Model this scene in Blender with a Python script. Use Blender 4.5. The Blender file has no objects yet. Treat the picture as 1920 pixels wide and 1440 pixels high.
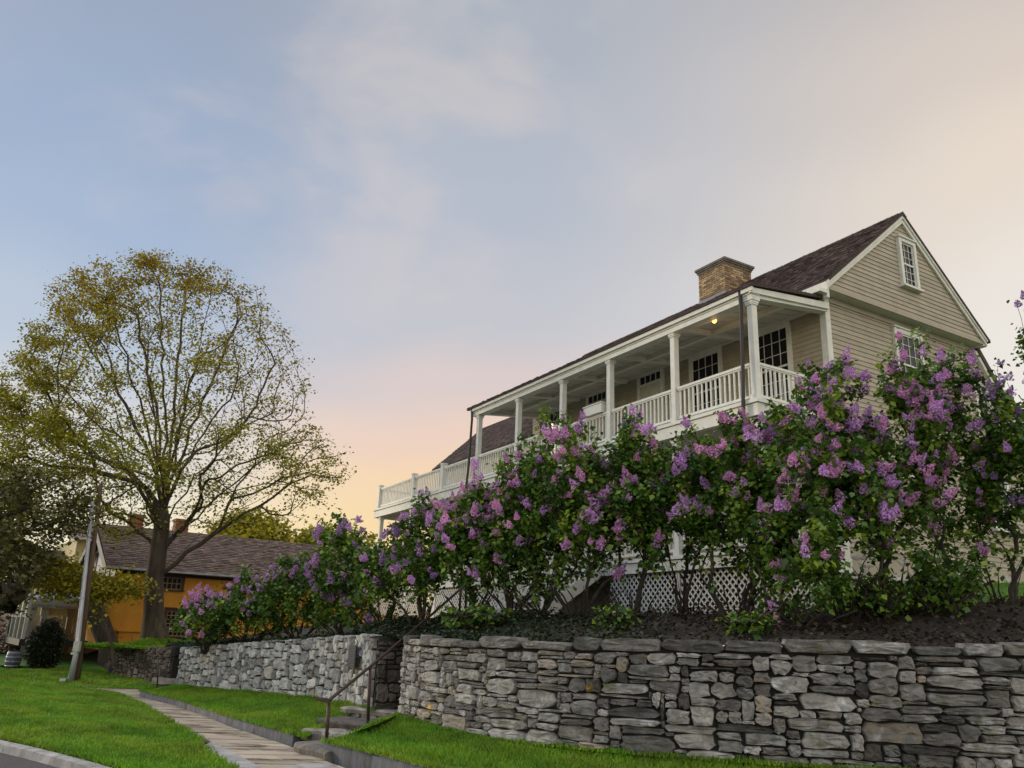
import bpy, math, random
import numpy as np
from mathutils import Vector, Matrix
random.seed(7); rng = np.random.default_rng(11)
C = bpy.context.scene.collection
R = math.radians
sc = bpy.context.scene

# ------------------------------------------------------------------ camera
F_PX, PITCH, ROLL, YAW, ZC = 1545.0, R(17.3), R(2.2), R(30.6), 1.6
camd = bpy.data.cameras.new('camera'); cam = bpy.data.objects.new('camera', camd); C.objects.link(cam)
camd.sensor_width = 36.0; camd.lens = F_PX / 1920 * 36; camd.clip_end = 3000; camd.clip_start = 0.1
_F = np.array([0, math.cos(PITCH), math.sin(PITCH)]); _r = np.array([1., 0, 0]); _u = np.array([0, -math.sin(PITCH), math.cos(PITCH)])
_R = _r*math.cos(ROLL) + _u*math.sin(ROLL); _U = -_r*math.sin(ROLL) + _u*math.cos(ROLL)
m = Matrix.Identity(4)
for i in range(3):
    m[i][0] = _R[i]; m[i][1] = _U[i]; m[i][2] = -_F[i]
m[2][3] = ZC
cam.matrix_world = m
sc.camera = cam
EYE = np.array([0, 0, ZC])

def _ray(x, y): return _F*F_PX + _R*(x-960) - _U*(y-720)
def onz(x, y, z):                      # the ground point seen at a place of the photograph, at height z
    d = _ray(x, y); return EYE + d*(z-ZC)/d[2]
def at(x, y, Y):                       # the point seen there, Y metres ahead
    d = _ray(x, y); return EYE + d*Y/d[1]
def px(p):
    d = np.asarray(p) - EYE; return (960+F_PX*(d@_R)/(d@_F), 720-F_PX*(d@_U)/(d@_F))

# ------------------------------------------------------------------ world and sun
SUN_AZ, SUN_EL = R(-62), R(14)
w = bpy.data.worlds.new('World'); sc.world = w; w.use_nodes = True
nt = w.node_tree; nt.nodes.clear()
def N(t, **k):
    n = nt.nodes.new(t)
    for a, b in k.items(): setattr(n, a, b)
    return n
def s2l(c): return tuple(((x/255)/12.92 if x/255 <= .04045 else ((x/255+.055)/1.055)**2.4) for x in c) + (1,)
out = N('ShaderNodeOutputWorld'); bg = N('ShaderNodeBackground'); bg2 = N('ShaderNodeBackground'); add = N('ShaderNodeAddShader')
tc = N('ShaderNodeTexCoord'); sep = N('ShaderNodeSeparateXYZ'); nt.links.new(tc.outputs['Generated'], sep.inputs[0])
azn = N('ShaderNodeMath', operation='ARCTAN2'); nt.links.new(sep.outputs[0], azn.inputs[0]); nt.links.new(sep.outputs[1], azn.inputs[1])
# a slow wobble so that the bands of the sky are not ruled lines
nz = N('ShaderNodeTexNoise'); nz.inputs['Scale'].default_value = 2.2; nz.inputs['Detail'].default_value = 3
nt.links.new(tc.outputs['Generated'], nz.inputs['Vector'])
wob = N('ShaderNodeMath', operation='MULTIPLY_ADD'); nt.links.new(nz.outputs[0], wob.inputs[0]); wob.inputs[1].default_value = .16
nt.links.new(sep.outputs[2], wob.inputs[2])
el = N('ShaderNodeMath', operation='SUBTRACT'); nt.links.new(wob.outputs[0], el.inputs[0]); el.inputs[1].default_value = .08
def ramp(stops):
    r = N('ShaderNodeValToRGB'); r.color_ramp.interpolation = 'EASE'
    e = r.color_ramp.elements
    while len(e) < len(stops): e.new(.5)
    for k, (p, c) in enumerate(stops): e[k].position = p; e[k].color = s2l(c)
    nt.links.new(el.outputs[0], r.inputs[0]); return r
rl = ramp([(.0, (238, 224, 186)), (.1, (240, 230, 202)), (.2, (218, 217, 214)), (.3, (184, 197, 214)), (.40, (166, 184, 210)), (.50, (158, 176, 203)), (.66, (156, 167, 187)), (.9, (142, 155, 180))])
rm = ramp([(.0, (252, 208, 140)), (.1, (253, 218, 158)), (.17, (251, 216, 172)), (.22, (243, 210, 188)), (.29, (222, 205, 201)), (.37, (198, 199, 206)), (.5, (184, 191, 204)), (.68, (176, 183, 194))])
rr = ramp([(.0, (240, 236, 228)), (.2, (242, 238, 230)), (.36, (242, 235, 225)), (.48, (237, 223, 207)), (.57, (222, 209, 198)), (.68, (202, 194, 190)), (.9, (178, 176, 182))])
def azmix(a, b, lo, hi):
    mr = N('ShaderNodeMapRange', interpolation_type='SMOOTHSTEP'); nt.links.new(azn.outputs[0], mr.inputs[0])
    mr.inputs[1].default_value = lo; mr.inputs[2].default_value = hi
    mx = N('ShaderNodeMix', data_type='RGBA'); nt.links.new(mr.outputs[0], mx.inputs[0]); nt.links.new(a, mx.inputs[6]); nt.links.new(b, mx.inputs[7])
    return mx.outputs[2]
c1 = azmix(rl.outputs[0], rm.outputs[0], R(-27), R(-6))
c2 = azmix(c1, rr.outputs[0], R(-2), R(36))
# thin pink cloud
mp = N('ShaderNodeMapping'); nt.links.new(tc.outputs['Generated'], mp.inputs[0]); mp.inputs['Scale'].default_value = (1.4, 1.4, 2.6); mp.inputs['Location'].default_value = (.1, .1, .3)
cl = N('ShaderNodeTexNoise'); cl.inputs['Scale'].default_value = 3.1; cl.inputs['Detail'].default_value = 7; cl.inputs['Roughness'].default_value = .52; cl.inputs['Distortion'].default_value = .25
nt.links.new(mp.outputs[0], cl.inputs['Vector'])
cr = N('ShaderNodeMapRange', interpolation_type='SMOOTHSTEP'); nt.links.new(cl.outputs[0], cr.inputs[0]); cr.inputs[1].default_value = .47; cr.inputs[2].default_value = .70; cr.inputs[4].default_value = .34
cm = N('ShaderNodeMix', data_type='RGBA'); cd_ = _ray(800, 150); cd_ = cd_/np.linalg.norm(cd_)
ds_ = N('ShaderNodeVectorMath', operation='DISTANCE'); nt.links.new(tc.outputs['Generated'], ds_.inputs[0]); ds_.inputs[1].default_value = tuple(cd_)
dm = N('ShaderNodeMapRange', interpolation_type='SMOOTHSTEP'); nt.links.new(ds_.outputs['Value'], dm.inputs[0]); dm.inputs[1].default_value = .08; dm.inputs[2].default_value = .40; dm.inputs[3].default_value = 1.25; dm.inputs[4].default_value = .45
mu_ = N('ShaderNodeMath', operation='MULTIPLY'); mu_.use_clamp = True; nt.links.new(cr.outputs[0], mu_.inputs[0]); nt.links.new(dm.outputs[0], mu_.inputs[1]); nt.links.new(mu_.outputs[0], cm.inputs[0]); nt.links.new(c2, cm.inputs[6]); cm.inputs[7].default_value = s2l((226, 212, 206))
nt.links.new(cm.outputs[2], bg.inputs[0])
# unseen sky overhead and behind the viewer is brightened, as added fill light
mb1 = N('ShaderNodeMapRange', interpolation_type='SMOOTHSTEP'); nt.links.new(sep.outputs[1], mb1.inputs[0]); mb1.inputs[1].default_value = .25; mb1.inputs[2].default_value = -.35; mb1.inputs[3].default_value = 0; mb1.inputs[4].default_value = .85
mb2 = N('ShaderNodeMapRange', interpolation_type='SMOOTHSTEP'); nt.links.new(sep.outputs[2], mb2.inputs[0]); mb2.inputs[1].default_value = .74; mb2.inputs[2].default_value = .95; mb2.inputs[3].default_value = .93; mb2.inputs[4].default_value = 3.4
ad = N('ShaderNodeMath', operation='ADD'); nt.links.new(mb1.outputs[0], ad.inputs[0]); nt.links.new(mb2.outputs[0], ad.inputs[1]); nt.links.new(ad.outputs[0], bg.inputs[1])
sky = N('ShaderNodeTexSky', sky_type='NISHITA'); sky.sun_disc = False; sky.sun_elevation = SUN_EL; sky.sun_rotation = SUN_AZ
nt.links.new(sky.outputs[0], bg2.inputs[0]); bg2.inputs[1].default_value = .012
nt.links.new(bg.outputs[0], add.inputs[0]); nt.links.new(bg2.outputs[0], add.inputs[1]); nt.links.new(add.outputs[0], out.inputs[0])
sl = bpy.data.lights.new('sun', 'SUN'); sl.energy = 2.2; sl.angle = R(12); sl.color = (1, .86, .68)
sun = bpy.data.objects.new('sun', sl); C.objects.link(sun)
sd = Vector((math.sin(SUN_AZ)*math.cos(SUN_EL), math.cos(SUN_AZ)*math.cos(SUN_EL), math.sin(SUN_EL)))
sun.rotation_euler = sd.to_track_quat('Z', 'Y').to_euler()
vs = sc.view_settings; vs.view_transform = 'Standard'; vs.look = 'None'; vs.exposure = 0; vs.gamma = 1
sc.cycles.max_bounces = 6; sc.cycles.transparent_max_bounces = 6

# ------------------------------------------------------------------ materials
def mat(name, col, rough=.7, var=None, scale=6., detail=4, tint=0., bump=0., bscale=30., spec=.3, metal=0., orand=0., stretch=None, trans=0.,
        spots=None, mix2=None):
    """col base colour; var second colour mixed by noise; tint: strength of the per-face 'tint' attribute (value shift);
    mix2: colour mixed in by the per-face 'hue' attribute; spots: (colour, scale, lo, hi) for lichen, stains and dirt"""
    M = bpy.data.materials.new(name); M.use_nodes = True; t = M.node_tree; b = t.nodes['Principled BSDF']
    L = t.links.new
    def n(ty, **k):
        q = t.nodes.new(ty)
        for a, v in k.items(): setattr(q, a, v)
        return q
    co = n('ShaderNodeTexCoord').outputs['Object']
    if stretch:
        mm = n('ShaderNodeMapping'); mm.inputs['Scale'].default_value = stretch; L(co, mm.inputs[0]); co = mm.outputs[0]
    cur = n('ShaderNodeRGB'); cur.outputs[0].default_value = (*col, 1); cur = cur.outputs[0]
    def mix(fac, a, bb, blend='MIX'):
        x = n('ShaderNodeMix', data_type='RGBA', blend_type=blend)
        if hasattr(fac, 'default_value') or hasattr(fac, 'links'): L(fac, x.inputs[0])
        else: x.inputs[0].default_value = fac
        L(a, x.inputs[6])
        if isinstance(bb, tuple): x.inputs[7].default_value = (*bb, 1)
        else: L(bb, x.inputs[7])
        return x.outputs[2]
    if mix2:
        at_ = n('ShaderNodeAttribute', attribute_name='hue'); cur = mix(at_.outputs['Fac'], cur, mix2)
    if var:
        z = n('ShaderNodeTexNoise'); z.inputs['Scale'].default_value = scale; z.inputs['Detail'].default_value = detail; L(co, z.inputs['Vector'])
        r = n('ShaderNodeMapRange'); r.inputs[1].default_value = .35; r.inputs[2].default_value = .65; L(z.outputs[0], r.inputs[0])
        cur = mix(r.outputs[0], cur, var)
    if spots:
        for (sc_, ss, lo, hi) in spots:
            z = n('ShaderNodeTexNoise'); z.inputs['Scale'].default_value = ss; z.inputs['Detail'].default_value = 5; z.inputs['Roughness'].default_value = .65; L(co, z.inputs['Vector'])
            r = n('ShaderNodeMapRange'); r.inputs[1].default_value = lo; r.inputs[2].default_value = hi; L(z.outputs[0], r.inputs[0])
            cur = mix(r.outputs[0], cur, sc_)
    if tint:
        at_ = n('ShaderNodeAttribute', attribute_name='tint')
        r = n('ShaderNodeMapRange'); r.inputs[3].default_value = 1-tint; r.inputs[4].default_value = 1+tint; L(at_.outputs['Fac'], r.inputs[0])
        cc = n('ShaderNodeVectorMath', operation='SCALE'); L(cur, cc.inputs[0]); L(r.outputs[0], cc.inputs['Scale']); cur = cc.outputs[0]
    if orand:
        oi = n('ShaderNodeObjectInfo'); r = n('ShaderNodeMapRange'); r.inputs[3].default_value = 1-orand; r.inputs[4].default_value = 1+orand; L(oi.outputs['Random'], r.inputs[0])
        cc = n('ShaderNodeVectorMath', operation='SCALE'); L(cur, cc.inputs[0]); L(r.outputs[0], cc.inputs['Scale']); cur = cc.outputs[0]
    L(cur, b.inputs['Base Color'])
    b.inputs['Roughness'].default_value = rough; b.inputs['Metallic'].default_value = metal; b.inputs['Specular IOR Level'].default_value = spec
    if bump:
        z = n('ShaderNodeTexNoise'); z.inputs['Scale'].default_value = bscale; z.inputs['Detail'].default_value = 6; z.inputs['Roughness'].default_value = .6; L(co, z.inputs['Vector'])
        bb = n('ShaderNodeBump'); bb.inputs['Strength'].default_value = bump; bb.inputs['Distance'].default_value = .02; L(z.outputs[0], bb.inputs['Height']); L(bb.outputs[0], b.inputs['Normal'])
    if trans:
        tr = n('ShaderNodeBsdfTranslucent'); L(cur, tr.inputs[0]); ms = n('ShaderNodeMixShader'); ms.inputs[0].default_value = trans
        L(b.outputs[0], ms.inputs[1]); L(tr.outputs[0], ms.inputs[2]); L(ms.outputs[0], t.nodes['Material Output'].inputs[0])
    return M
def emit(name, col, s):
    M = bpy.data.materials.new(name); M.use_nodes = True; b = M.node_tree.nodes['Principled BSDF']
    b.inputs['Base Color'].default_value = (*col, 1); b.inputs['Emission Color'].default_value = (*col, 1); b.inputs['Emission Strength'].default_value = s
    return M
M = {}
M['siding'] = mat('siding', (.375, .328, .242), .65, var=(.33, .287, .21), scale=3, tint=.09, bump=.25, bscale=60, spots=[((.24, .2, .16), 5, .58, .85)])
M['white'] = mat('white_paint', (.66, .65, .57), .5, var=(.58, .57, .5), scale=5, bump=.1, bscale=80, spots=[((.42, .4, .32), 7, .6, .9)])
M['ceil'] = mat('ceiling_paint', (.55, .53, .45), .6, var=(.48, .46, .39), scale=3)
M['shingle'] = mat('cedar_shingles', (.105, .072, .062), .85, var=(.06, .042, .038), scale=9, tint=.55, bump=.5, bscale=50, stretch=(6, 6, 1))
M['shingle2'] = mat('weathered_shingles', (.17, .115, .09), .85, var=(.10, .07, .055), scale=4, tint=.4, bump=.4, bscale=30, spots=[((.11, .10, .05), 1.2, .5, .75)])
M['dark'] = mat('dark_metal', (.035, .03, .028), .5)
M['iron'] = mat('rusty_iron', (.045, .032, .027), .55, var=(.07, .04, .03), scale=14, bump=.2, bscale=90, metal=.3)
M['glass'] = mat('window_glass', (.012, .013, .018), .06, spec=.22)
M['lead'] = mat('lead_flashing', (.16, .16, .19), .5, var=(.11, .11, .14), scale=6, metal=.3)
M['brick'] = mat('old_brick', (.38, .27, .15), .85, var=(.26, .17, .095), scale=7, tint=.5, bump=.5, bscale=50, mix2=(.09, .06, .045))
M['redbrick'] = mat('red_brick', (.28, .1, .065), .85, var=(.2, .07, .05), scale=7, tint=.3)
M['mortar'] = mat('mortar', (.25, .2, .14), .9, var=(.18, .15, .11), scale=9)
M['cap'] = mat('chimney_cap', (.16, .14, .11), .8, var=(.1, .09, .075), scale=8, bump=.3)
M['stone'] = mat('field_stone', (.24, .225, .205), .88, var=(.125, .117, .105), scale=7, detail=8, tint=.72, bump=1., bscale=22, mix2=(.22, .17, .115), spots=[((.055, .052, .046), 13, .58, .74), ((.36, .36, .35), 4.2, .56, .74), ((.10, .10, .05), 3.3, .56, .72), ((.42, .24, .03), 1.7, .665, .70)])
M['stone_pale'] = mat('pale_field_stone', (.43, .42, .39), .88, var=(.27, .265, .245), scale=7, detail=8, tint=.5, bump=.8, bscale=18, mix2=(.33, .26, .18), spots=[((.5, .49, .46), 5, .56, .8), ((.2, .2, .12), 1.3, .6, .75)])
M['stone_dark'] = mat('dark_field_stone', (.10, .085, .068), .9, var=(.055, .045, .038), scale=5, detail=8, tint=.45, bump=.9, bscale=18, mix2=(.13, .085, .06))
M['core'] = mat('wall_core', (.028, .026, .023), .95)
M['step'] = mat('step_stone', (.25, .225, .185), .88, var=(.13, .115, .095), scale=5, detail=8, tint=.4, bump=.9, bscale=16, spots=[((.40, .36, .28), 3, .55, .75), ((.07, .06, .05), 4, .55, .7)])
M['granite'] = mat('granite_kerb', (.14, .145, .155), .8, var=(.085, .088, .095), scale=5, detail=8, tint=.2, bump=.6, bscale=30, stretch=(1.5, 1.5, .35), spots=[((.055, .05, .055), 3.2, .56, .66)])
M['conc'] = mat('pale_kerb', (.38, .365, .335), .85, var=(.24, .23, .21), scale=4, detail=8, tint=.12, bump=.5, spots=[((.13, .12, .09), 2.3, .56, .72), ((.5, .49, .46), 9, .6, .8)])
M['slab'] = mat('sidewalk_slabs', (.46, .385, .285), .7, var=(.36, .30, .215), scale=2.5, detail=6, tint=.14, bump=.35, bscale=25, mix2=(.27, .215, .15), stretch=(.5, 2.1, 1), spots=[((.13, .095, .06), 1.5, .53, .60), ((.5, .45, .36), 3., .6, .75)])
M['asphalt'] = mat('asphalt', (.075, .068, .072), .9, var=(.055, .05, .052), scale=20, bump=.5, bscale=120)
M['soil'] = mat('soil', (.035, .026, .018), .95, var=(.02, .017, .011), scale=3, bump=.8, bscale=20)
M['lawn'] = mat('lawn_ground', (.055, .15, .012), .9, var=(.035, .105, .01), scale=1.3, detail=6, bump=.6, bscale=30)
M['blade'] = mat('grass_blade', (.10, .25, .010), .6, tint=.45, mix2=(.20, .28, .02), trans=.3)
M['leaf'] = mat('lilac_leaf', (.046, .115, .014), .5, tint=.7, mix2=(.17, .23, .025), trans=.24)
M['leafd'] = mat('ivy_leaf', (.018, .035, .010), .6, tint=.5, mix2=(.045, .032, .02), trans=.15)
M['treeleaf'] = mat('spring_leaf', (.25, .27, .02), .6, tint=.5, mix2=(.29, .20, .02), trans=.35)
M['treeleaf2'] = mat('dark_tree_leaf', (.07, .065, .022), .7, tint=.6, mix2=(.15, .14, .02), trans=.2)
M['goldleaf'] = mat('golden_leaf', (.34, .28, .02), .6, tint=.5, mix2=(.18, .22, .02), trans=.3)
M['blossom'] = mat('cream_blossom', (.62, .50, .40), .7, tint=.3, mix2=(.3, .14, .12), trans=.2)
M['bark'] = mat('bark', (.075, .058, .04), .95, var=(.04, .032, .024), scale=6, detail=7, bump=1., bscale=26, stretch=(1, 1, .25), spots=[((.13, .115, .05), 2, .56, .7)])
M['stem'] = mat('lilac_stem', (.055, .042, .032), .9, var=(.03, .024, .018), scale=9, bump=.8, bscale=40)
M['lilac'] = mat('lilac_flower', (.56, .27, .60), .6, tint=.4, mix2=(.72, .50, .74), trans=.3, orand=.16)
M['lilac2'] = mat('lilac_flower_pink', (.62, .27, .52), .6, tint=.4, mix2=(.76, .46, .66), trans=.3, orand=.16)
M['lilac3'] = mat('lilac_flower_dusky', (.36, .19, .45), .6, tint=.4, mix2=(.55, .4, .64), trans=.3, orand=.16)
M['yellow'] = mat('ochre_stucco', (.62, .285, .035), .8, var=(.54, .24, .03), scale=2, bump=.3, bscale=60)
M['paleyellow'] = mat('pale_yellow_siding', (.52, .42, .2), .7, var=(.45, .36, .17), scale=3)
M['palewhite'] = mat('aged_white', (.42, .42, .36), .7, var=(.33, .33, .28), scale=4)
M['browntrim'] = mat('brown_trim', (.06, .028, .02), .6)
M['darktrim'] = mat('black_trim', (.018, .017, .015), .6)
M['tan'] = mat('tan_wood', (.28, .2, .09), .7, var=(.2, .14, .07), scale=4)
M['polewood'] = mat('pole_wood', (.13, .085, .05), .9, var=(.08, .055, .035), scale=8, stretch=(5, 5, .3), bump=.4)
M['galv'] = mat('galvanised', (.42, .43, .46), .45, var=(.3, .31, .33), scale=4, metal=.4, stretch=(1, 1, .3))
M['bronze'] = mat('bronze_plaque', (.022, .024, .032), .6, spec=.15)
M['letters'] = mat('plaque_letters', (.05, .053, .065), .6)
M['bulb'] = emit('lamp_glow', (1, .42, .08), 5); M['bulb2'] = emit('lamp_glow_low', (1, .55, .1), 5)
M['bulboff'] = mat('unlit_bulb', (.5, .48, .42), .3)
M['blue'] = mat('blue_sheet', (.03, .25, .55), .5, var=(.05, .35, .6), scale=3)
M['barrel'] = mat('grey_barrel', (.10, .10, .125), .5, var=(.07, .07, .09), scale=4)
M['curtain'] = mat('curtain', (.4, .38, .32), .9)

# ------------------------------------------------------------------ mesh helpers
class MB:
    """collects polygons in one mesh; t / h are the per-face tint and hue values"""
    def __init__(s): s.v = []; s.f = []; s.t = []; s.h = []
    def poly(s, pts, t=.5, h=0.):
        i = len(s.v); s.v += [tuple(p) for p in pts]; s.f.append(tuple(range(i, i+len(pts)))); s.t.append(t); s.h.append(h)
    def hexa(s, p, t=.5, h=0., skip=()):       # p: 8 points, bottom ring 0-3 then top ring 4-7
        i = len(s.v); s.v += [tuple(q) for q in p]
        for k, q in enumerate(((3, 2, 1, 0), (4, 5, 6, 7), (0, 1, 5, 4), (1, 2, 6, 5), (2, 3, 7, 6), (3, 0, 4, 7))):
            if k in skip: continue
            s.f.append(tuple(i+a for a in q)); s.t.append(t); s.h.append(h)
    def box(s, x0, x1, y0, y1, z0, z1, t=.5, h=0.):
        if x0 > x1: x0, x1 = x1, x0
        if y0 > y1: y0, y1 = y1, y0
        if z0 > z1: z0, z1 = z1, z0
        s.hexa([(x0, y0, z0), (x1, y0, z0), (x1, y1, z0), (x0, y1, z0), (x0, y0, z1), (x1, y0, z1), (x1, y1, z1), (x0, y1, z1)], t, h)
    def bar(s, a, b, wd, hg, up=(0, 0, 1), t=.5, h=0.):   # a rectangular bar from a to b
        a = Vector(a); b = Vector(b); d = (b-a).normalized(); up = Vector(up); sd_ = d.cross(up).normalized()*wd/2; uu = sd_.cross(d).normalized()*hg/2
        s.hexa([a-sd_-uu, a+sd_-uu, b+sd_-uu, b-sd_-uu, a-sd_+uu, a+sd_+uu, b+sd_+uu, b-sd_+uu], t, h)
    def tube(s, pts, rad, k=8, cap=True, t=.5):
        pts = [Vector(p) for p in pts]; n = len(pts); rad = rad if isinstance(rad, (list, tuple)) else [rad]*n
        i0 = len(s.v)
        for j, p in enumerate(pts):
            d = (pts[min(j+1, n-1)]-pts[max(j-1, 0)]).normalized(); a = d.orthogonal() if abs(d.z) < .9 else Vector((1, 0, 0))
            if abs(d.z) < .9: a = d.cross(Vector((0, 0, 1)))
            a = (a-d*a.dot(d)).normalized(); b = d.cross(a)
            for q in range(k):
                an = 2*math.pi*q/k; s.v.append(tuple(p+(a*math.cos(an)+b*math.sin(an))*rad[j]))
        for j in range(n-1):
            for q in range(k):
                s.f.append((i0+j*k+q, i0+j*k+(q+1) % k, i0+(j+1)*k+(q+1) % k, i0+(j+1)*k+q)); s.t.append(t); s.h.append(0)
        if cap:
            s.f.append(tuple(i0+q for q in range(k))[::-1]); s.t.append(t); s.h.append(0)
            s.f.append(tuple(i0+(n-1)*k+q for q in range(k))); s.t.append(t); s.h.append(0)
    def lathe(s, c, prof, k=12, t=.5):
        s.tube([(c[0], c[1], c[2]+z) for r, z in prof], [r for r, z in prof], k, True, t)
    def build(s, name, m, parent=None, smooth=False):
        me = bpy.data.meshes.new(name); me.from_pydata(s.v, [], s.f); me.materials.append(m)
        a = me.attributes.new('tint', 'FLOAT', 'FACE'); a.data.foreach_set('value', np.array(s.t, dtype=np.float32))
        a = me.attributes.new('hue', 'FLOAT', 'FACE'); a.data.foreach_set('value', np.array(s.h, dtype=np.float32))
        if smooth: me.shade_smooth()
        o = bpy.data.objects.new(name, me); C.objects.link(o)
        if parent: o.parent = parent
        return o
def npmesh(name, v, f, m, parent=None, tint=None, hue=None, smooth=False):
    """v (n,3), f (m,k) arrays"""
    me = bpy.data.meshes.new(name); v = np.asarray(v, np.float32); f = np.asarray(f, np.int32); nf, k = f.shape
    me.vertices.add(len(v)); me.vertices.foreach_set('co', v.ravel())
    me.loops.add(nf*k); me.loops.foreach_set('vertex_index', f.ravel())
    me.polygons.add(nf); me.polygons.foreach_set('loop_start', np.arange(nf, dtype=np.int32)*k)
    me.update(calc_edges=True); me.validate(); me.materials.append(m)
    for nm, arr in (('tint', tint), ('hue', hue)):
        if arr is not None and len(me.polygons) == nf:
            a = me.attributes.new(nm, 'FLOAT', 'FACE'); a.data.foreach_set('value', np.asarray(arr, np.float32))
    if smooth: me.shade_smooth()
    o = bpy.data.objects.new(name, me); C.objects.link(o)
    if parent: o.parent = parent
    return o
def empty(name, loc=(0, 0, 0), rz=0.):
    o = bpy.data.objects.new(name, None); C.objects.link(o); o.location = loc; o.rotation_euler = (0, 0, rz); o.empty_display_size = .2; return o
def tag(o, label=None, cat=None, group=None, kind=None):
    if label: o['label'] = label
    if cat: o['category'] = cat
    if group: o['group'] = group
    if kind: o['kind'] = kind
    return o
def rot_rows(n):                                    # n random orthonormal frames
    a = rng.normal(size=(n, 3)); a /= np.linalg.norm(a, axis=1)[:, None]
    b = rng.normal(size=(n, 3)); b -= a*(a*b).sum(1)[:, None]; b /= np.linalg.norm(b, axis=1)[:, None]
    return a, b, np.cross(a, b)
def leaves(name, c, size, m, parent=None, droop=.25, hue=None, tint=None, wide=.42, up=.55):
    """folded pointed leaves round the points c; axis a along the leaf, n its normal leaning upwards"""
    c = np.asarray(c); n = len(c); a, b, nn = rot_rows(n)
    nn = nn*np.sign(nn[:, 2:3]+1e-9); nn = nn+np.array([0, 0, up]); nn /= np.linalg.norm(nn, axis=1)[:, None]
    a = a-nn*(a*nn).sum(1)[:, None]; a /= np.linalg.norm(a, axis=1)[:, None]; a[:, 2] -= droop; b = np.cross(nn, a)
    s = (size*rng.uniform(.65, 1.3, n))[:, None]
    p0 = c; p1 = c+a*s*.42+b*s*wide+nn*s*.10; p2 = c+a*s; p3 = c+a*s*.42-b*s*wide+nn*s*.10
    v = np.stack([p0, p1, p2, p3], 1).reshape(-1, 3); i = np.arange(n)[:, None]*4
    f = np.stack([i+[0, 1, 2], i+[0, 2, 3]], 1).reshape(-1, 3)
    tt = np.repeat(rng.random(n) if tint is None else tint, 2); hh = np.repeat(np.clip(rng.normal(.25, .3, n), 0, 1) if hue is None else hue, 2)
    return npmesh(name, v, f, m, parent, tt, hh)

# ------------------------------------------------------------------ branching
def grow(roots, targets, bf=.35, seg=.3, ang=.7, curve=.35, wob_=.02, chains=()):
    """roots: chains of points (each a trunk); every target is joined to the nearest good node by a bent twig"""
    P = []; par = []; pl = []; T = []
    for ch in roots:
        last = -1; L = 0.
        for k, p in enumerate(ch):
            p = np.array(p, float); d = (p-P[last]) if last >= 0 else (np.array(ch[1], float)-p)
            L += np.linalg.norm(d) if last >= 0 else 0
            P.append(p); par.append(last); pl.append(L); T.append(d/np.linalg.norm(d)); last = len(P)-1
    for k0, ch in chains:
        last = k0; L = pl[k0]
        for p in ch:
            p = np.array(p, float); d = p-P[last]; L += np.linalg.norm(d); P.append(p); par.append(last); pl.append(L); T.append(d/np.linalg.norm(d)); last = len(P)-1
    n = len(P); cap = n+len(targets)*24
    PP = np.zeros((cap, 3)); TT = np.zeros((cap, 3)); LL = np.zeros(cap); PA = np.full(cap, -1)
    PP[:n] = P; TT[:n] = T; LL[:n] = pl; PA[:n] = par
    ok = np.ones(cap, bool)
    for ch0 in range(n):
        if PA[ch0] == -1: ok[ch0] = False
    tips = []
    for t in targets:
        d = t-PP[:n]; D = np.linalg.norm(d, axis=1)+1e-6; cs = (d*TT[:n]).sum(1)/D
        cost = D*(1+ang*(1-cs))+bf*LL[:n]; cost[~ok[:n]] += 50
        j = int(np.argmin(cost)); D = D[j]; k = min(20, max(1, int(math.ceil(D/seg))))
        if n+k >= cap: break
        a = PP[j]; ctrl = a+TT[j]*D*curve; last = j; L = LL[j]; prev = a
        for q in range(1, k+1):
            s = q/k; p = a*(1-s)**2+ctrl*2*s*(1-s)+t*s*s
            if q < k: p = p+rng.normal(size=3)*wob_*min(1, D)
            PP[n] = p; PA[n] = last; e = p-prev; le = np.linalg.norm(e)+1e-9; TT[n] = e/le; L += le; LL[n] = L; prev = p; last = n; n += 1
        tips.append(last)
    return PP[:n], PA[:n], TT[:n], LL[:n], np.array(tips)
def limb_mesh(name, PP, PA, TT, m, parent, rtip=.006, expo=.5, rmax=None, flare=None, k1=8, k2=4):
    n = len(PP); cnt = np.zeros(n); haschild = np.zeros(n, bool); haschild[PA[PA >= 0]] = True
    cnt[~haschild] = 1; big = np.full(n, -1); 
    for i in range(n-1, -1, -1):
        if PA[i] >= 0: cnt[PA[i]] += cnt[i]
    for i in range(n):
        p = PA[i]
        if p >= 0 and (big[p] < 0 or cnt[i] > cnt[big[p]]): big[p] = i
    r = rtip*cnt**expo
    if rmax: r = np.minimum(r, rmax)
    if flare is not None: r = flare(PP, r)
    e = np.where(PA >= 0)[0]; V = []; Fc = []; off = 0
    ref = np.array([.31, .95, .05])
    for big_, k in ((True, k1), (False, k2)):
        ee = e[(r[e] > .022) == big_]
        if len(ee) == 0: continue
        p = PA[ee]; cont = big[p] == ee
        def ring(pos, dr, rad):
            a = np.cross(dr, ref); a /= np.linalg.norm(a, axis=1)[:, None]+1e-9; b = np.cross(dr, a)
            an = np.arange(k)*2*math.pi/k
            return pos[:, None]+(a[:, None]*np.cos(an)[None, :, None]+b[:, None]*np.sin(an)[None, :, None])*rad[:, None, None]
        d0 = np.where(cont[:, None], TT[p], TT[ee]); r0 = np.where(cont, r[p], np.minimum(r[p], r[ee]*1.25))
        A = ring(PP[p], d0, r0); B = ring(PP[ee], TT[ee], r[ee]); m_ = len(ee)
        V.append(np.concatenate([A, B], 1).reshape(-1, 3)); q = np.arange(k); base = off+np.arange(m_)[:, None]*2*k
        f = np.stack([base+q, base+(q+1) % k, base+k+(q+1) % k, base+k+q], -1).reshape(-1, 4); Fc.append(f); off += m_*2*k
    return npmesh(name, np.concatenate(V), np.concatenate(Fc), m, parent, smooth=True), r

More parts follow.
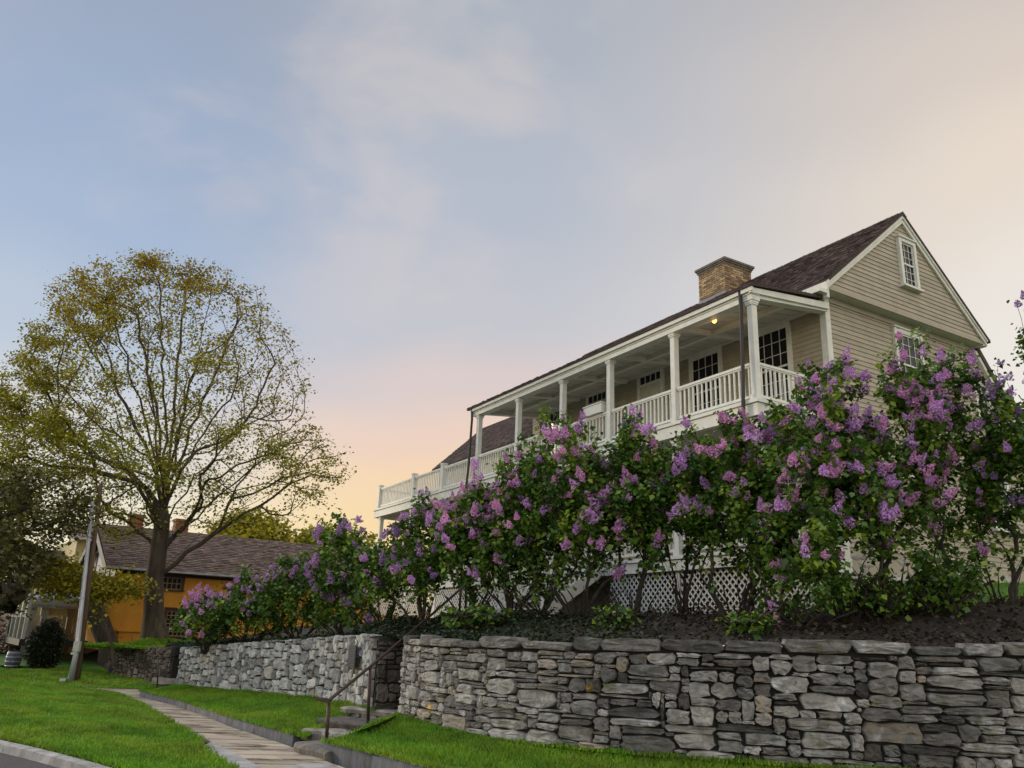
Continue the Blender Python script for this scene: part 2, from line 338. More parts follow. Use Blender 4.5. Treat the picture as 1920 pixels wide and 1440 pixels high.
# ------------------------------------------------------------------ terrain
def idw(pts, x, y, pw=3.):
    pts = np.asarray(pts, float); x = np.asarray(x, float); y = np.asarray(y, float)
    d = (x[..., None]-pts[:, 0])**2+(y[..., None]-pts[:, 1])**2+.02; wgt = d**(-pw/2)
    return (wgt*pts[:, 2]).sum(-1)/wgt.sum(-1)
def resample(poly, step):
    poly = np.array(poly, float); out_ = []
    for a, b in zip(poly[:-1], poly[1:]):
        k = max(1, int(np.linalg.norm(b-a)/step))
        for q in range(k): out_.append(a+(b-a)*q/k)
    out_.append(poly[-1]); return np.array(out_)
def smooth(poly, it=2):
    p = np.array(poly, float)
    for _ in range(it):
        q = [p[0]]
        for a, b in zip(p[:-1], p[1:]): q += [a*.75+b*.25, a*.25+b*.75]
        q.append(p[-1]); p = np.array(q)
    return p
def ruled(name, A, B, nu, nv, m, bumpz=.02, kind='structure'):
    """a sheet between two edge lines A and B (3-D)"""
    def par_(P, n):
        P = np.array(P, float); L = np.r_[0, np.cumsum(np.linalg.norm(np.diff(P, axis=0), axis=1))]; s = np.linspace(0, L[-1], n)
        return np.stack([np.interp(s, L, P[:, k]) for k in range(3)], 1)
    a = par_(A, nu); b = par_(B, nu); t = np.linspace(0, 1, nv)[None, :, None]; g = a[:, None]*(1-t)+b[:, None]*t
    g[..., 2] += bumpz*np.sin(g[..., 0]*1.7+g[..., 1]*.9)*np.sin(t[..., 0]*math.pi)+bumpz*.6*np.sin(g[..., 0]*.7-g[..., 1]*1.9)*np.sin(t[..., 0]*math.pi)
    v = g.reshape(-1, 3); i = np.arange(nu-1)[:, None]*nv+np.arange(nv-1)[None, :]; i = i.ravel()
    f = np.stack([i, i+nv, i+nv+1, i+1], 1)
    o = npmesh(name, v, f, m, smooth=True); tag(o, kind=kind); return o, v, f
def scatter(v, f, dens=None, n=None):
    a, b, c, d = (v[f[:, k]] for k in range(4))
    ar = .5*np.linalg.norm(np.cross(c-a, d-b), axis=1); N_ = n
    idx = rng.choice(len(f), N_, p=ar/ar.sum()); s = rng.random((N_, 1)); t = rng.random((N_, 1))
    return a[idx]*(1-s)*(1-t)+b[idx]*s*(1-t)+c[idx]*s*t+d[idx]*(1-s)*t
def pnoise(x, y, s=1.):
    return (np.sin(x*1.3*s+1.7*np.sin(y*.9*s))+np.sin(y*1.7*s+1.3*np.sin(x*.7*s+2))+np.sin((x+y)*2.9*s+np.sin(x*2.1*s)))/3
def grass(name, pts, h=.06, w_=.012):
    n = len(pts); an = rng.uniform(0, 2*math.pi, n); dx = np.stack([np.cos(an), np.sin(an), 0*an], 1); lean = rng.normal(size=(n, 3))*.45; lean[:, 2] = 1
    hh = (h*rng.uniform(.5, 1.4, n)*(1+.35*pnoise(pts[:, 0], pts[:, 1], 2.2)))[:, None]
    v = np.stack([pts-dx*w_, pts+dx*w_, pts+lean*hh], 1).reshape(-1, 3); f = np.arange(n*3).reshape(-1, 3)
    tt = np.clip(.5+.28*pnoise(pts[:, 0], pts[:, 1], 1.6)+.22*pnoise(pts[:, 1], pts[:, 0], 6)+rng.normal(size=n)*.2, 0, 1)
    hu = np.clip(.38+.5*pnoise(pts[:, 0]+4, pts[:, 1], 1.1)+.2*pnoise(pts[:, 0], pts[:, 1]+3, 5)+rng.normal(size=n)*.2, 0, 1)
    o = npmesh(name, v, f, M['blade'], tint=tt, hue=hu); tag(o, kind='stuff'); return o

# base sheets
g = MB(); g.poly([(-900, -60, -.5), (900, -60, -.5), (900, 1500, -.5), (-900, 1500, -.5)]); tag(g.build('ground', M['lawn']), kind='structure')
ZS = -.15

# sidewalk: slabs between its two edges
SL = np.array([onz(138, 1289, ZS), onz(215, 1299, ZS), onz(262, 1318, ZS), onz(319, 1354, ZS), onz(398, 1391, ZS), onz(440, 1413, ZS), onz(491, 1440, ZS), onz(760, 1600, ZS)])
SR = np.array([onz(270, 1289, ZS), onz(275, 1297, ZS), onz(330, 1318, ZS), onz(431, 1362, ZS), onz(540, 1398, ZS), onz(612, 1426, ZS), onz(730, 1472, ZS), onz(1100, 1600, ZS)])
mb = MB(); sb_ = MB()
nS = 44
def par_line(P, s):
    P = np.array(P, float); L = np.r_[0, np.cumsum(np.linalg.norm(np.diff(P, axis=0), axis=1))]; L = L/L[-1]
    return np.array([np.interp(s, L, P[:, k]) for k in range(3)])
for k in range(nS):
    for c in range(2):
        s0, s1 = k/nS+.0012, (k+1)/nS-.0012
        q0, q1 = (0.004, .62) if c == 0 else (.628, .996)
        if k % 2: q0, q1 = (0.004, .48) if c == 0 else (.488, .996)
        pts = []
        for s, q in ((s0, q0), (s0, q1), (s1, q1), (s1, q0)):
            a, b = par_line(SL, s), par_line(SR, s); pts.append(a*(1-q)+b*q)
        dz = random.uniform(-.004, .006); hu = random.choice([0, 0, .1, .4, 1., .7]) if c == 0 else random.choice([0, .1, .3, .7])
        lo = [p+np.array([0, 0, -.06]) for p in pts]; hi = [p+np.array([0, 0, dz]) for p in pts]
        mb.hexa([lo[0], lo[3], lo[2], lo[1], hi[0], hi[3], hi[2], hi[1]][::1], random.random(), hu)
o = mb.build('sidewalk', M['slab']); tag(o, kind='structure')
sb_.poly([p-np.array([0, 0, .03]) for p in SL]+[p-np.array([0, 0, .03]) for p in SR[::-1]]); tag(sb_.build('path_bed', M['soil']), kind='structure')
# pale concrete patch joining the walk near the camera and the road kerb
pc = [onz(374, 1402, ZS+.004), onz(398, 1390, ZS+.004), onz(440, 1412, ZS+.004), onz(491, 1439, ZS+.004), onz(600, 1500, ZS+.004), onz(520, 1510, ZS+.004), onz(431, 1441, ZS+.004), onz(400, 1420, ZS+.004)]
g = MB(); g.poly(pc[::-1]); 
g.poly([onz(505, 1440, ZS+.012), onz(560, 1433, ZS+.012), onz(613, 1429, ZS+.012), onz(760, 1490, ZS+.012), onz(700, 1530, ZS+.012)][::-1])
o = g.build('pavement_patch', M['conc']); tag(o, kind='structure')
# road kerb
KB = smooth([onz(-260, 1345, -.18), onz(-60, 1375, -.18), onz(20, 1391, -.18), onz(100, 1409, -.18), onz(240, 1447, -.18), onz(420, 1520, -.18), onz(800, 1650, -.18)], 2)
g = MB(); g.poly([(KB[0][0]-60, KB[0][1]+10, -.31)]+[(p[0], p[1]+.05, -.31) for p in KB]+[(KB[-1][0]+40, KB[-1][1]-4, -.31), (60, -30, -.31), (-80, -30, -.31)][::1]); g.f[0] = g.f[0][::-1]
tag(g.build('road', M['asphalt']), kind='structure')
mb = MB(); pts = resample(KB, .5)
for a, b in zip(pts[:-1], pts[1:]):
    d = (b-a)/np.linalg.norm(b-a); nrm = np.array([-d[1], d[0], 0]); a2 = a+d*.006; b2 = b-d*.003
    if nrm[1] > 0: nrm = -nrm
    z0 = np.array([0, 0, -.2]); c_ = np.array([0, 0, -.02])
    mb.hexa([a2+z0, b2+z0, b2+nrm*.17+z0, a2+nrm*.17+z0, a2, b2, b2+nrm*.15+c_, a2+nrm*.15+c_][::1], random.random())
o = mb.build('kerb', M['conc']); tag(o, kind='structure')

# wall lines on the ground (plan) and their tops
ZB = .35
RW = smooth([onz(756, 1334, ZB), onz(820, 1356, ZB), onz(1000, 1386, ZB), onz(1300, 1412, ZB), onz(1620, 1432, ZB), onz(1900, 1446, ZB), onz(2200, 1458, ZB)], 2)
RWend = RW[-1].copy(); RW = np.vstack([RW, [RWend+np.array([3., -.1, 0]), RWend+np.array([6.5, -.1, 0]), RWend+np.array([10., .2, 0])]])
LW0 = [onz(333, 1283, .12), onz(430, 1292, .2), onz(520, 1299, .28), onz(640, 1310, .34), onz(700, 1327, .36)]
LW = smooth(LW0, 2)
def top_z(p, pxs, pys):                 # height of a wall top seen at (x, y) above plan point p
    d = lambda y, x: _ray(x, y)
    x0 = px((p[0], p[1], 1.2))[0]; y0 = np.interp(x0, pxs, pys); r_ = _ray(x0, y0); return ZC + r_[2]*p[1]/r_[1]
RWt = np.array([[p[0], p[1], top_z(p, [752, 790, 1000, 1300, 1600, 1920, 2300], [1192, 1194, 1199, 1202, 1205, 1210, 1216])] for p in RW]); RWt[-3:, 2] = RWt[-4, 2]
LWt = np.array([[p[0], p[1], top_z(p, [330, 400, 480, 560, 620, 700], [1214, 1209, 1202, 1197, 1192, 1188])] for p in LW])
DW = np.array([onz(203, 1259, 0.0), onz(215, 1262, -.0), onz(262, 1270, -.0), onz(318, 1284, .0)])
DWt = np.array([[p[0], p[1], top_z(p, [150, 215, 262, 345], [1219, 1216, 1213, 1210])] for p in DW])

# kerb stones of granite on the right side of the walk
KG = [onz(262, 1296, -.02), onz(330, 1312, -.02), onz(431, 1345, -.02), onz(549, 1378, -.02)]
KG2 = [onz(607, 1392, .06), onz(700, 1414, .06), onz(790, 1437, .06), onz(1000, 1480, .06), onz(1500, 1560, .06)]
def kerb_run(line, mb, ztop_off=0.):
    pts = resample(line, 1.15)
    for a, b in zip(pts[:-1], pts[1:]):
        d = (b-a); L = np.linalg.norm(d); d = d/L; nr = np.array([-d[1], d[0], 0]);
        if nr[1] < 0: nr = -nr
        j = rng.normal(size=8)*.012; t = random.random(); k = 5; zt = random.uniform(-.012, .012)
        for q in range(k):
            p0 = a+d*(L*q/k+(.006 if q == 0 else 0)); p1 = a+d*(L*(q+1)/k-(.006 if q == k-1 else 0))
            o0 = nr*.01*math.sin(q*2.1+a[0]*5); o1 = nr*.01*math.sin((q+1)*2.1+a[0]*5) if q < k-1 else nr*.01
            z0 = np.array([0, 0, -.42]); w1 = nr*.16; zz = np.array([0, 0, zt+.008*math.sin(q+a[1]*3)]); z1 = np.array([0, 0, zt+.008*math.sin(q+1+a[1]*3)])
            mb.hexa([p0+o0+z0, p1+o1+z0, p1+w1+z0, p0+w1+z0, p0+o0+zz, p1+o1+z1, p1+w1+z1, p0+w1+zz], min(1, max(0, t+random.uniform(-.12, .12))), 0)
mb = MB(); kerb_run(KG, mb); kerb_run(KG2, mb); tag(mb.build('granite_kerb', M['granite']), kind='structure')

# lawns
off = np.array([0, .12, .0])
def lift(P, dz): return [np.array(p)+np.array([0, 0, dz]) for p in P]
lawnA, va, fa = ruled('lawn', lift([p+np.array([.05, .1, 0]) for p in KG[:-1]]+[onz(572, 1384, -.02)], -.01), [LW0[0]+np.array([0, .2, -.03]), LW0[1]+np.array([0, .2, -.03]), LW0[2]+np.array([0, .2, -.03]), LW0[3]+np.array([0, .2, -.03]), onz(688, 1322, .33)], 60, 24, M['lawn'])
st0 = onz(668, 1374, .06)
lawnB, vb, fb = ruled('lawn', lift([p+np.array([.05, .12, 0]) for p in KG2], -.01), [onz(712, 1356, .3)]+[RW[k]+np.array([0, .25, -.02]) for k in range(0, len(RW), 2)], 90, 24, M['lawn'])
# left lawn between road kerb and walk
LN = [onz(-320, 1288, -.13), onz(0, 1287, -.13), onz(130, 1289, -.145), onz(212, 1300, -.145), onz(259, 1319, -.145), onz(317, 1355, -.145), onz(372, 1390, -.145), onz(376, 1404, -.145), onz(430, 1442, -.145), onz(520, 1510, -.145)]
LF = [onz(-260, 1345, -.19), onz(-60, 1374, -.19), onz(20, 1390, -.19), onz(100, 1408, -.19), onz(240, 1446, -.19), onz(420, 1519, -.19)]
lawnC, vc, fc = ruled('lawn', LN, LF, 90, 30, M['lawn'], bumpz=.035)
LG = [onz(-320, 1235, -.1), onz(0, 1243, -.1), onz(110, 1247, -.06), onz(215, 1256, 0.0), onz(262, 1266, -.0), onz(312, 1278, .0)]
LH = [onz(-320, 1287, -.14), onz(0, 1286, -.14), onz(130, 1288, -.146), onz(180, 1290, -.146), onz(262, 1292, -.146), onz(300, 1290, -.146)]
lawnD, vd, fd = ruled('lawn', LG, LH, 60, 24, M['lawn'], bumpz=.04)
far, vf, ff = ruled('far_ground', [np.array([-70, 60, .6]), np.array([-10, 60, 1.2])], [onz(-320, 1235, -.1), onz(215, 1256, 0.0)], 20, 20, M['lawn'])

# upper terrace
ctrl = [(p[0], p[1], p[2]-.08) for p in RWt[::3]]+[(p[0], p[1], p[2]-.08) for p in LWt[::3]]+[(p[0], p[1], p[2]-.06) for p in DWt]
def hp(x, y, Y): p = at(x, y, Y); return (p[0], p[1], p[2])
ctrl += [hp(290, 1200, 31), hp(230, 1205, 34), hp(740, 1166, 17.5), hp(870, 1165, 16.3), hp(1010, 1162, 15.5), hp(1150, 1158, 15.), hp(1290, 1152, 14.6), hp(1390, 1150, 14.), hp(1390, 1172, 12.6), hp(1500, 1184, 12.2),
         hp(1600, 1150, 13.6), hp(1700, 1136, 13.6), hp(1800, 1132, 13.6), hp(1900, 1132, 13.6), hp(1700, 1100, 15.5), hp(1850, 1100, 16.5), hp(1920, 1098, 17.)]
P0 = at(1412, 620, 16.); P0 = np.array([P0[0], 16., 0.])
VV = np.array([math.cos(YAW), math.sin(YAW), 0]); UU = np.array([-math.sin(YAW), math.cos(YAW), 0])
def H(v, u, z): return P0+VV*v+UU*u+np.array([0, 0, z])
for u_, v_, z_ in ((0, -.4, 2.25), (3, -.4, 2.28), (7, -.4, 2.28), (11, -.4, 2.2), (15, -.4, 2.1), (19, -.4, 2.05), (5, 6, 2.5), (15, 5, 2.3), (0, 3, 2.7), (0, 6, 3.0), (0, 9, 3.1), (-1, 12, 3.2), (24, 0, 1.9), (28, 10, 2), (10, 14, 3)):
    p = H(v_, u_, 0); ctrl.append((p[0], p[1], z_))
ctrl += [(-14, 40, 1.2), (-25, 45, 1.2), (-4, 45, 1.8), (20, 12, 2.3), (20, 30, 3.2), (26, 13, 2.4), (35, 30, 3.2)]
edge = [p for p in DWt[::-1]][:0]
front = list(DWt)+[np.array([LWt[0][0]-.05, LWt[0][1], LWt[0][2]])]+list(LWt)+list(RWt)
front = resample(np.array([[p[0], p[1], 0] for p in front]), .35)
rows = 60; nu = len(front); t = np.linspace(0, 1, rows)**1.6
fx = front[:, 0][:, None]; fy = front[:, 1][:, None]
bx_ = np.interp(np.arange(nu), [0, nu-1], [-32, 55])[:, None]; by_ = 58.
gx = fx*(1-t)+bx_*t; gy = (fy+.3)*(1-t)+by_*t
def terr(x, y):
    return idw(ctrl, np.asarray(x), np.asarray(y))+.02*pnoise(np.asarray(x), np.asarray(y), 1.5)
gz = terr(gx, gy)
fadeL = np.clip(np.arange(nu)/10., 0, 1)[:, None]; gz = gz*fadeL+(-.12)*(1-fadeL)
v = np.stack([gx, gy, gz], -1).reshape(-1, 3); i = (np.arange(nu-1)[:, None]*rows+np.arange(rows-1)[None]).ravel()
tf = np.stack([i, i+rows, i+rows+1, i+1], 1); tv = v
o = npmesh('terrace', v, tf, M['soil'], smooth=True); tag(o, kind='structure')
def ground_at(x, y): return float(terr(np.array([x]), np.array([y]))[0])

# grass blades
def edge_pts(P, n, sd_=.05):
    s = rng.random(n); P = np.array(P, float); L = np.r_[0, np.cumsum(np.linalg.norm(np.diff(P, axis=0), axis=1))]; L /= L[-1]
    q = np.stack([np.interp(s, L, P[:, k]) for k in range(3)], 1); q[:, :2] += rng.normal(size=(n, 2))*sd_*(.6+.6*np.sin(s*90)[:, None]**2); q[:, 2] += .01; return q
grass('grass', np.concatenate([edge_pts(LN, 5000), edge_pts(LF, 2500, .035), edge_pts(KG, 3000, .03), edge_pts(KG2, 3000, .03), edge_pts(RW[:], 7000, .05)+np.array([0, -.13, -.07]), edge_pts(LW0, 4500, .05)+np.array([0, -.1, -.05])]), .06, .011)
grass('grass', np.concatenate([scatter(va, fa, n=55000), scatter(vb, fb, n=90000)]), .06, .010)
grass('grass', np.concatenate([scatter(vc, fc, n=150000), scatter(vd, fd, n=60000)]), .055, .013)

# ------------------------------------------------------------------ dry-stone walls
def stone(mb, o0, ux, n, s0, s1, z0, z1, t, h, proud, jit, zfun=None):
    """one stone: a bulged many-sided pillow in the wall plane; ux direction along, n outward"""
    W_, H_ = s1-s0, z1-z0; cs, cz = (s0+s1)/2, (z0+z1)/2; K = 12
    tpz = random.uniform(-.16, .16); tpx = random.uniform(-.16, .16); ang = random.uniform(-.06, .06); ex = random.uniform(3.6, 9); ring = []
    for k in range(K):
        a = 2*math.pi*(k+.5)/K; c_, s_ = math.cos(a), math.sin(a); rr_ = (abs(c_)**ex+abs(s_)**ex)**(-1/ex)
        x = c_*rr_*W_/2+random.uniform(-1, 1)*jit*min(W_, .3); z = s_*rr_*H_/2+random.uniform(-1, 1)*jit*min(H_, .2); x *= 1+tpx*z/H_*1.2; z *= 1+tpz*x/W_*1.2
        ring.append((cs+x*math.cos(ang)-z*math.sin(ang), cz+z*math.cos(ang)+x*math.sin(ang)*.5))
    tiltx = random.uniform(-.05, .05); tiltz = random.uniform(-.12, .10)
    def P(s, z, d): return o0+ux*s+n*(d)+np.array([0, 0, z])
    i = len(mb.v); dep = [(-.10, 1.), (proud*.5, 1.0), (proud*.97, .95), (proud*1.03, .62)]
    for d, sc_ in dep:
        for (s, z) in ring:
            x = cs+(s-cs)*sc_; y = cz+(z-cz)*sc_
            dd = d+((x-cs)*tiltx+(y-cz)*tiltz if d > 0 else 0)+(random.uniform(-.016, .016) if sc_ < .95 else random.uniform(-.008, .008))
            mb.v.append(tuple(P(x, y, dd)))
    mb.v.append(tuple(P(cs+random.uniform(-.1, .1)*W_, cz+random.uniform(-.1, .1)*H_, proud*1.02+random.uniform(-.012, .014))))
    for q in range(3):
        for k in range(K):
            mb.f.append((i+q*K+k, i+q*K+(k+1) % K, i+(q+1)*K+(k+1) % K, i+(q+1)*K+k)); mb.t.append(t); mb.h.append(h)
    c_ = i+4*K
    for k in range(K): mb.f.append((i+3*K+k, i+3*K+(k+1) % K, c_)); mb.t.append(t); mb.h.append(h)
def masonry(L, Hh, cell, wmin, wmax, hmin, hmax, big=.05):
    """greedy packing of stones on a fine grid -> list of (s0, s1, z0, z1)"""
    nx = int(L/cell); nz_ = int(math.ceil(Hh/cell)); occ = np.zeros((nz_, nx), bool); res = []
    for z in range(nz_):
        x = 0
        while x < nx:
            if occ[z, x]: x += 1; continue
            free = 1
            while x+free < nx and not occ[z, x+free] and free < wmax: free += 1
            if random.random() < big: wd, hg = random.randint(wmax-2, wmax), random.randint(hmax-1, hmax+1)
            else: wd = random.randint(wmin, wmax) if random.random() < .7 else random.randint(wmin, (wmin+wmax)//2); hg = random.choice([hmin, hmin+1, hmin+1, hmax-1, hmax]) if wd > 3 else random.randint(hmin, hmax-1)
            wd = min(wd, free)
            if free-wd == 1: wd = free
            hg = min(hg, nz_-z)
            ok_ = 0
            for q in range(hg):
                if occ[z+q, x:x+wd].any(): break
                ok_ += 1
            hg = max(1, ok_); occ[z:z+hg, x:x+wd] = True; res.append((x*cell, (x+wd)*cell, z*cell, (z+hg)*cell)); x += wd
    return res
def stone_wall(name, base, top, m, label, cell=.06, gap=.012, proud=.09, wr=(3, 11), hr=(1, 4), big=.05, back=.45, capcourse=True, jit=.07, pale=None, hue_p=.12):
    base = np.array(base); top = np.array(top); L = np.r_[0, np.cumsum(np.linalg.norm(np.diff(base[:, :2], axis=0), axis=1))]
    root = empty(name, tuple(base[0])); tag(root, label, 'wall')
    loc = base[0]
    def pt(s): return np.array([np.interp(s, L, base[:, k]) for k in range(3)])
    def tz(s): return np.interp(s, L, top[:, 2])
    def tg(s):
        a, b = pt(max(0, s-.15)), pt(min(L[-1], s+.15)); d = b-a; d[2] = 0; return d/np.linalg.norm(d)
    Hm = float((top[:, 2]-base[:, 2]).max())+.05; mb = MB()
    caph = .14 if capcourse else 0
    for (s0, s1, z0, z1) in masonry(L[-1], Hm, cell, wr[0], wr[1], hr[0], hr[1], big):
        s = (s0+s1)/2; d = tg(s); n = np.array([d[1], -d[0], 0]);
        if n[1] > 0: n = -n
        b = pt(s); hgt = tz(s)-b[2]-caph+.055; k = hgt/(Hm-caph)      # courses follow the top
        zz0, zz1 = z0*k*1.0, z1*k*1.0
        if zz0 > hgt-.03: continue
        zz1 = min(zz1, hgt)
        W_ = s1-s0
        gp = gap*random.uniform(.6, 1.5)
        t_ = np.clip(random.gauss(.44, .31)+(.25 if random.random() < .12 else 0), 0, 1)
        if pale is not None: t_ = np.clip(t_+pale(s/L[-1]), 0, 1)
        h_ = random.uniform(.5, 1) if random.random() < hue_p else random.uniform(0, .25)
        o0 = np.array([b[0], b[1], b[2]-.06])-loc
        stone(mb, o0, d, n, -W_/2+gp/2, W_/2-gp/2, zz0+gp/2, zz1-gp/2, t_, h_, proud*random.uniform(.6, 1.25), jit)
    if capcourse:
        s = 0.
        while s < L[-1]-.12:
            W_ = min(random.uniform(.3, .85), L[-1]-s); c = s+W_/2; d = tg(c); n = np.array([d[1], -d[0], 0]);
            if n[1] > 0: n = -n
            b = pt(c); hgt = tz(c)-b[2]; cc = caph*random.uniform(.55, 1.3)
            stone(mb, np.array([b[0], b[1], b[2]-.06])-loc, d, n, -W_/2+.008, W_/2-.008, hgt-caph+.065, hgt-caph+.065+cc, np.clip(random.gauss(.3, .2), 0, 1), random.uniform(0, .3), proud*random.uniform(.9, 1.4), .05)
            s += W_
    o = mb.build('stonework', m, root)
    # the dark core and the flat top of the wall behind the stones
    mb = MB(); q = resample(np.c_[base[:, :2], base[:, 2]], .4)
    for a, b in zip(q[:-1], q[1:]):
        d = (b-a); d[2] = 0; d /= np.linalg.norm(d); n = np.array([d[1], -d[0], 0]);
        if n[1] > 0: n = -n
        sa = np.array([a[0], a[1], 0]); sb2 = np.array([b[0], b[1], 0]); za = float(np.interp(np.linalg.norm(a[:2]-base[0, :2]), L, top[:, 2])); zb = float(np.interp(np.linalg.norm(b[:2]-base[0, :2]), L, top[:, 2]))
        f0 = -n*back; z0 = np.array([0, 0, -.6])
        A0 = a+z0-loc; B0 = b+z0-loc; A1 = np.array([a[0], a[1], za-.05])-loc; B1 = np.array([b[0], b[1], zb-.05])-loc
        mb.hexa([A0, B0, B0+f0, A0+f0, A1, B1, B1+f0, A1+f0])
    mb.build('wall_core', M['core'], root)
    return root
stone_wall('stone_wall', RW, RWt, M['stone'], 'long grey dry stone retaining wall right of the steps, flat stones with yellow lichen', pale=lambda s: .40*max(0, 1-s*2.2)-.12*min(1, s*2.), cell=.052, wr=(3, 13), hr=(1, 4), proud=.10, jit=.10, big=.07)
stone_wall('stone_wall', LW, LWt, M['stone_pale'], 'pale rounded-stone wall left of the steps with a dark plaque near its end', cell=.075, wr=(2, 5), hr=(2, 4), gap=.02, proud=.07, big=.03, capcourse=False, jit=.13)
stone_wall('stone_wall', DW, DWt, M['stone_dark'], 'low dark mossy stone wall below the big tree, left of the pale wall', cell=.075, wr=(2, 6), hr=(1, 3), gap=.02, proud=.07, capcourse=False, jit=.1)

# the recess behind the steps: its dark back wall and cheeks
ra = np.array([RW[0][0], RW[0][1], .35]); la = np.array([LW[-1][0], LW[-1][1], .35])
dl = la-np.array([LW[-3][0], LW[-3][1], .35]); dl /= np.linalg.norm(dl); nl_ = np.array([dl[1], -dl[0], 0]); nl_ = nl_ if nl_[1] < 0 else -nl_
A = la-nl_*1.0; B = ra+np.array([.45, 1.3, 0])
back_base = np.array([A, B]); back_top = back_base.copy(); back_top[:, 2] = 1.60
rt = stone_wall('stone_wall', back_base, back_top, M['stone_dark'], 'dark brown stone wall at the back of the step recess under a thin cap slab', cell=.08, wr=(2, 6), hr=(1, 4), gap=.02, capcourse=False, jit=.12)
mb = MB(); mb.bar(A+np.array([-.3, .15, 1.27]), B+np.array([.3, .0, 1.27]), .6, .06, t=.5); o = mb.build('cap_slab', M['step'], rt); o.location = -Vector(rt.location)
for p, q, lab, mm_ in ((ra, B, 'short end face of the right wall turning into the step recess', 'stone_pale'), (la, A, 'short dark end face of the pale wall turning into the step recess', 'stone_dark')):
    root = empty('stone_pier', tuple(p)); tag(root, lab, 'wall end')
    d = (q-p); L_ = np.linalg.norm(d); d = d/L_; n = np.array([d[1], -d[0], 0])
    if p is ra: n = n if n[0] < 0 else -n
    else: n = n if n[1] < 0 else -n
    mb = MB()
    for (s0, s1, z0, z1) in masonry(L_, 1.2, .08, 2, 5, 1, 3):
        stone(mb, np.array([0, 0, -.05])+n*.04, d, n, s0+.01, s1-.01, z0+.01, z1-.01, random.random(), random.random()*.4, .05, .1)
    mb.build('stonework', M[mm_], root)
    mb = MB(); a0 = n*.03; b0 = -n*.3
    mb.hexa([a0+[0, 0, -.5], d*L_+a0+[0, 0, -.5], d*L_+b0+[0, 0, -.5], b0+[0, 0, -.5], a0+[0, 0, 1.17], d*L_+a0+[0, 0, 1.17], d*L_+b0+[0, 0, 1.17], b0+[0, 0, 1.17]]); mb.build('wall_core', M['core'], root)

# stone steps
steps_root = empty('stone_steps', tuple(onz(600, 1400, -.1))); tag(steps_root, 'rough stone steps climbing from the walk into the wall gap', 'steps')
SR_ = np.array(steps_root.location)
tread = [((548, 1392), (612, 1408), -.02, .16), ((566, 1366), (655, 1377), .08, .17), ((594, 1348), (692, 1358), .20, .12), ((636, 1324), (738, 1334), .34, .10), ((667, 1302), (752, 1311), .48, .12), ((697, 1283), (755, 1289), .62, .12)]
for k, (l, r, z, th) in enumerate(tread):
    a = onz(*l, z); b = onz(*r, z); d = (b-a); L_ = np.linalg.norm(d); d /= L_; n = np.array([-d[1], d[0], 0])
    if n[1] < 0: n = -n
    mb = MB(); K = 9; rings = []
    dep = .75
    for q in range(K):
        s = q/(K-1)*L_
        jf = random.uniform(-.03, .03); jz = random.uniform(-.012, .012)
        rings.append([a+d*s+n*(jf+.02)+[0, 0, -th], a+d*s+n*jf+[0, 0, -th*.35], a+d*s+n*(jf+.015)+[0, 0, -.012+jz], a+d*s+n*(jf+.07)+[0, 0, jz], a+d*s+n*dep+[0, 0, jz], a+d*s+n*dep+[0, 0, -th]])
    i = 0; t_ = random.random()
    for R_ in rings: mb.v += [tuple(x-SR_) for x in R_]
    for q in range(K-1):
        for e in range(6):
            mb.f.append((q*6+e, (q+1)*6+e, (q+1)*6+(e+1) % 6, q*6+(e+1) % 6)); mb.t.append(t_); mb.h.append(0)
    mb.f.append((0, 1, 2, 3, 4, 5)); mb.f.append(tuple((K-1)*6+e for e in (5, 4, 3, 2, 1, 0))); mb.t += [t_, t_]; mb.h += [0, 0]
    mb.build('step', M['step'] if k != 2 else M['stone_dark'], steps_root)
    # risers of small stones under each slab
    mb = MB(); s = 0.
    while s < L_-.05:
        W_ = min(random.uniform(.16, .4), L_-s)
        stone(mb, a-SR_+n*.10, d, -n, s+.01, s+W_-.01, -th-.22, -th+.01, random.uniform(.2, 1), random.random()*.6, .06, .1); s += W_
    mb.build('riser', M['step'], steps_root)
    mb = MB(); a3 = a-SR_+n*.12; b3 = a3+d*L_
    mb.hexa([a3+[0, 0, -th-.4], b3+[0, 0, -th-.4], b3+n*.7+[0, 0, -th-.4], a3+n*.7+[0, 0, -th-.4], a3+[0, 0, -th], b3+[0, 0, -th], b3+n*.7+[0, 0, -th], a3+n*.7+[0, 0, -th]]); mb.build('step_core', M['core'], steps_root)

# handrail
p1b = onz(612, 1390, .06); p2b = onz(690, 1354, .22)
p1t = at(617, 1314, p1b[1]); p2t = at(694, 1250, p2b[1])
p3t = at(803, 1158, p2b[1]+1.75); p3b = at(806, 1192, p2b[1]+1.75)
p4t = at(874, 1095, p2b[1]+2.95); p4b = at(873, 1178, p2b[1]+2.95)
hr_ = empty('handrail', tuple(p1b)); tag(hr_, 'rusty brown iron pipe handrail climbing beside the stone steps', 'handrail'); HB = np.array(p1b)
for nm, a, b in (('post', p1b, p1t), ('post', p2b, p2t), ('post', p3b, p3t), ('post', p4b, p4t)):
    mb = MB(); mb.tube([a-HB-[0, 0, .05], b-HB], .027, 8); mb.build(nm, M['iron'], hr_, True)
mb = MB(); e0 = p1t-HB+np.array([-.14, 0, .02]); mb.tube([e0, p1t-HB+[0, 0, .01], p2t-HB, p3t-HB, p4t-HB], .026, 8); mb.build('rail', M['iron'], hr_, True)
mb = MB(); mb.bar(e0+[-.05, 0, 0], p1t-HB+[.02, 0, -.02], .09, .035); mb.build('end_plate', M['iron'], hr_)
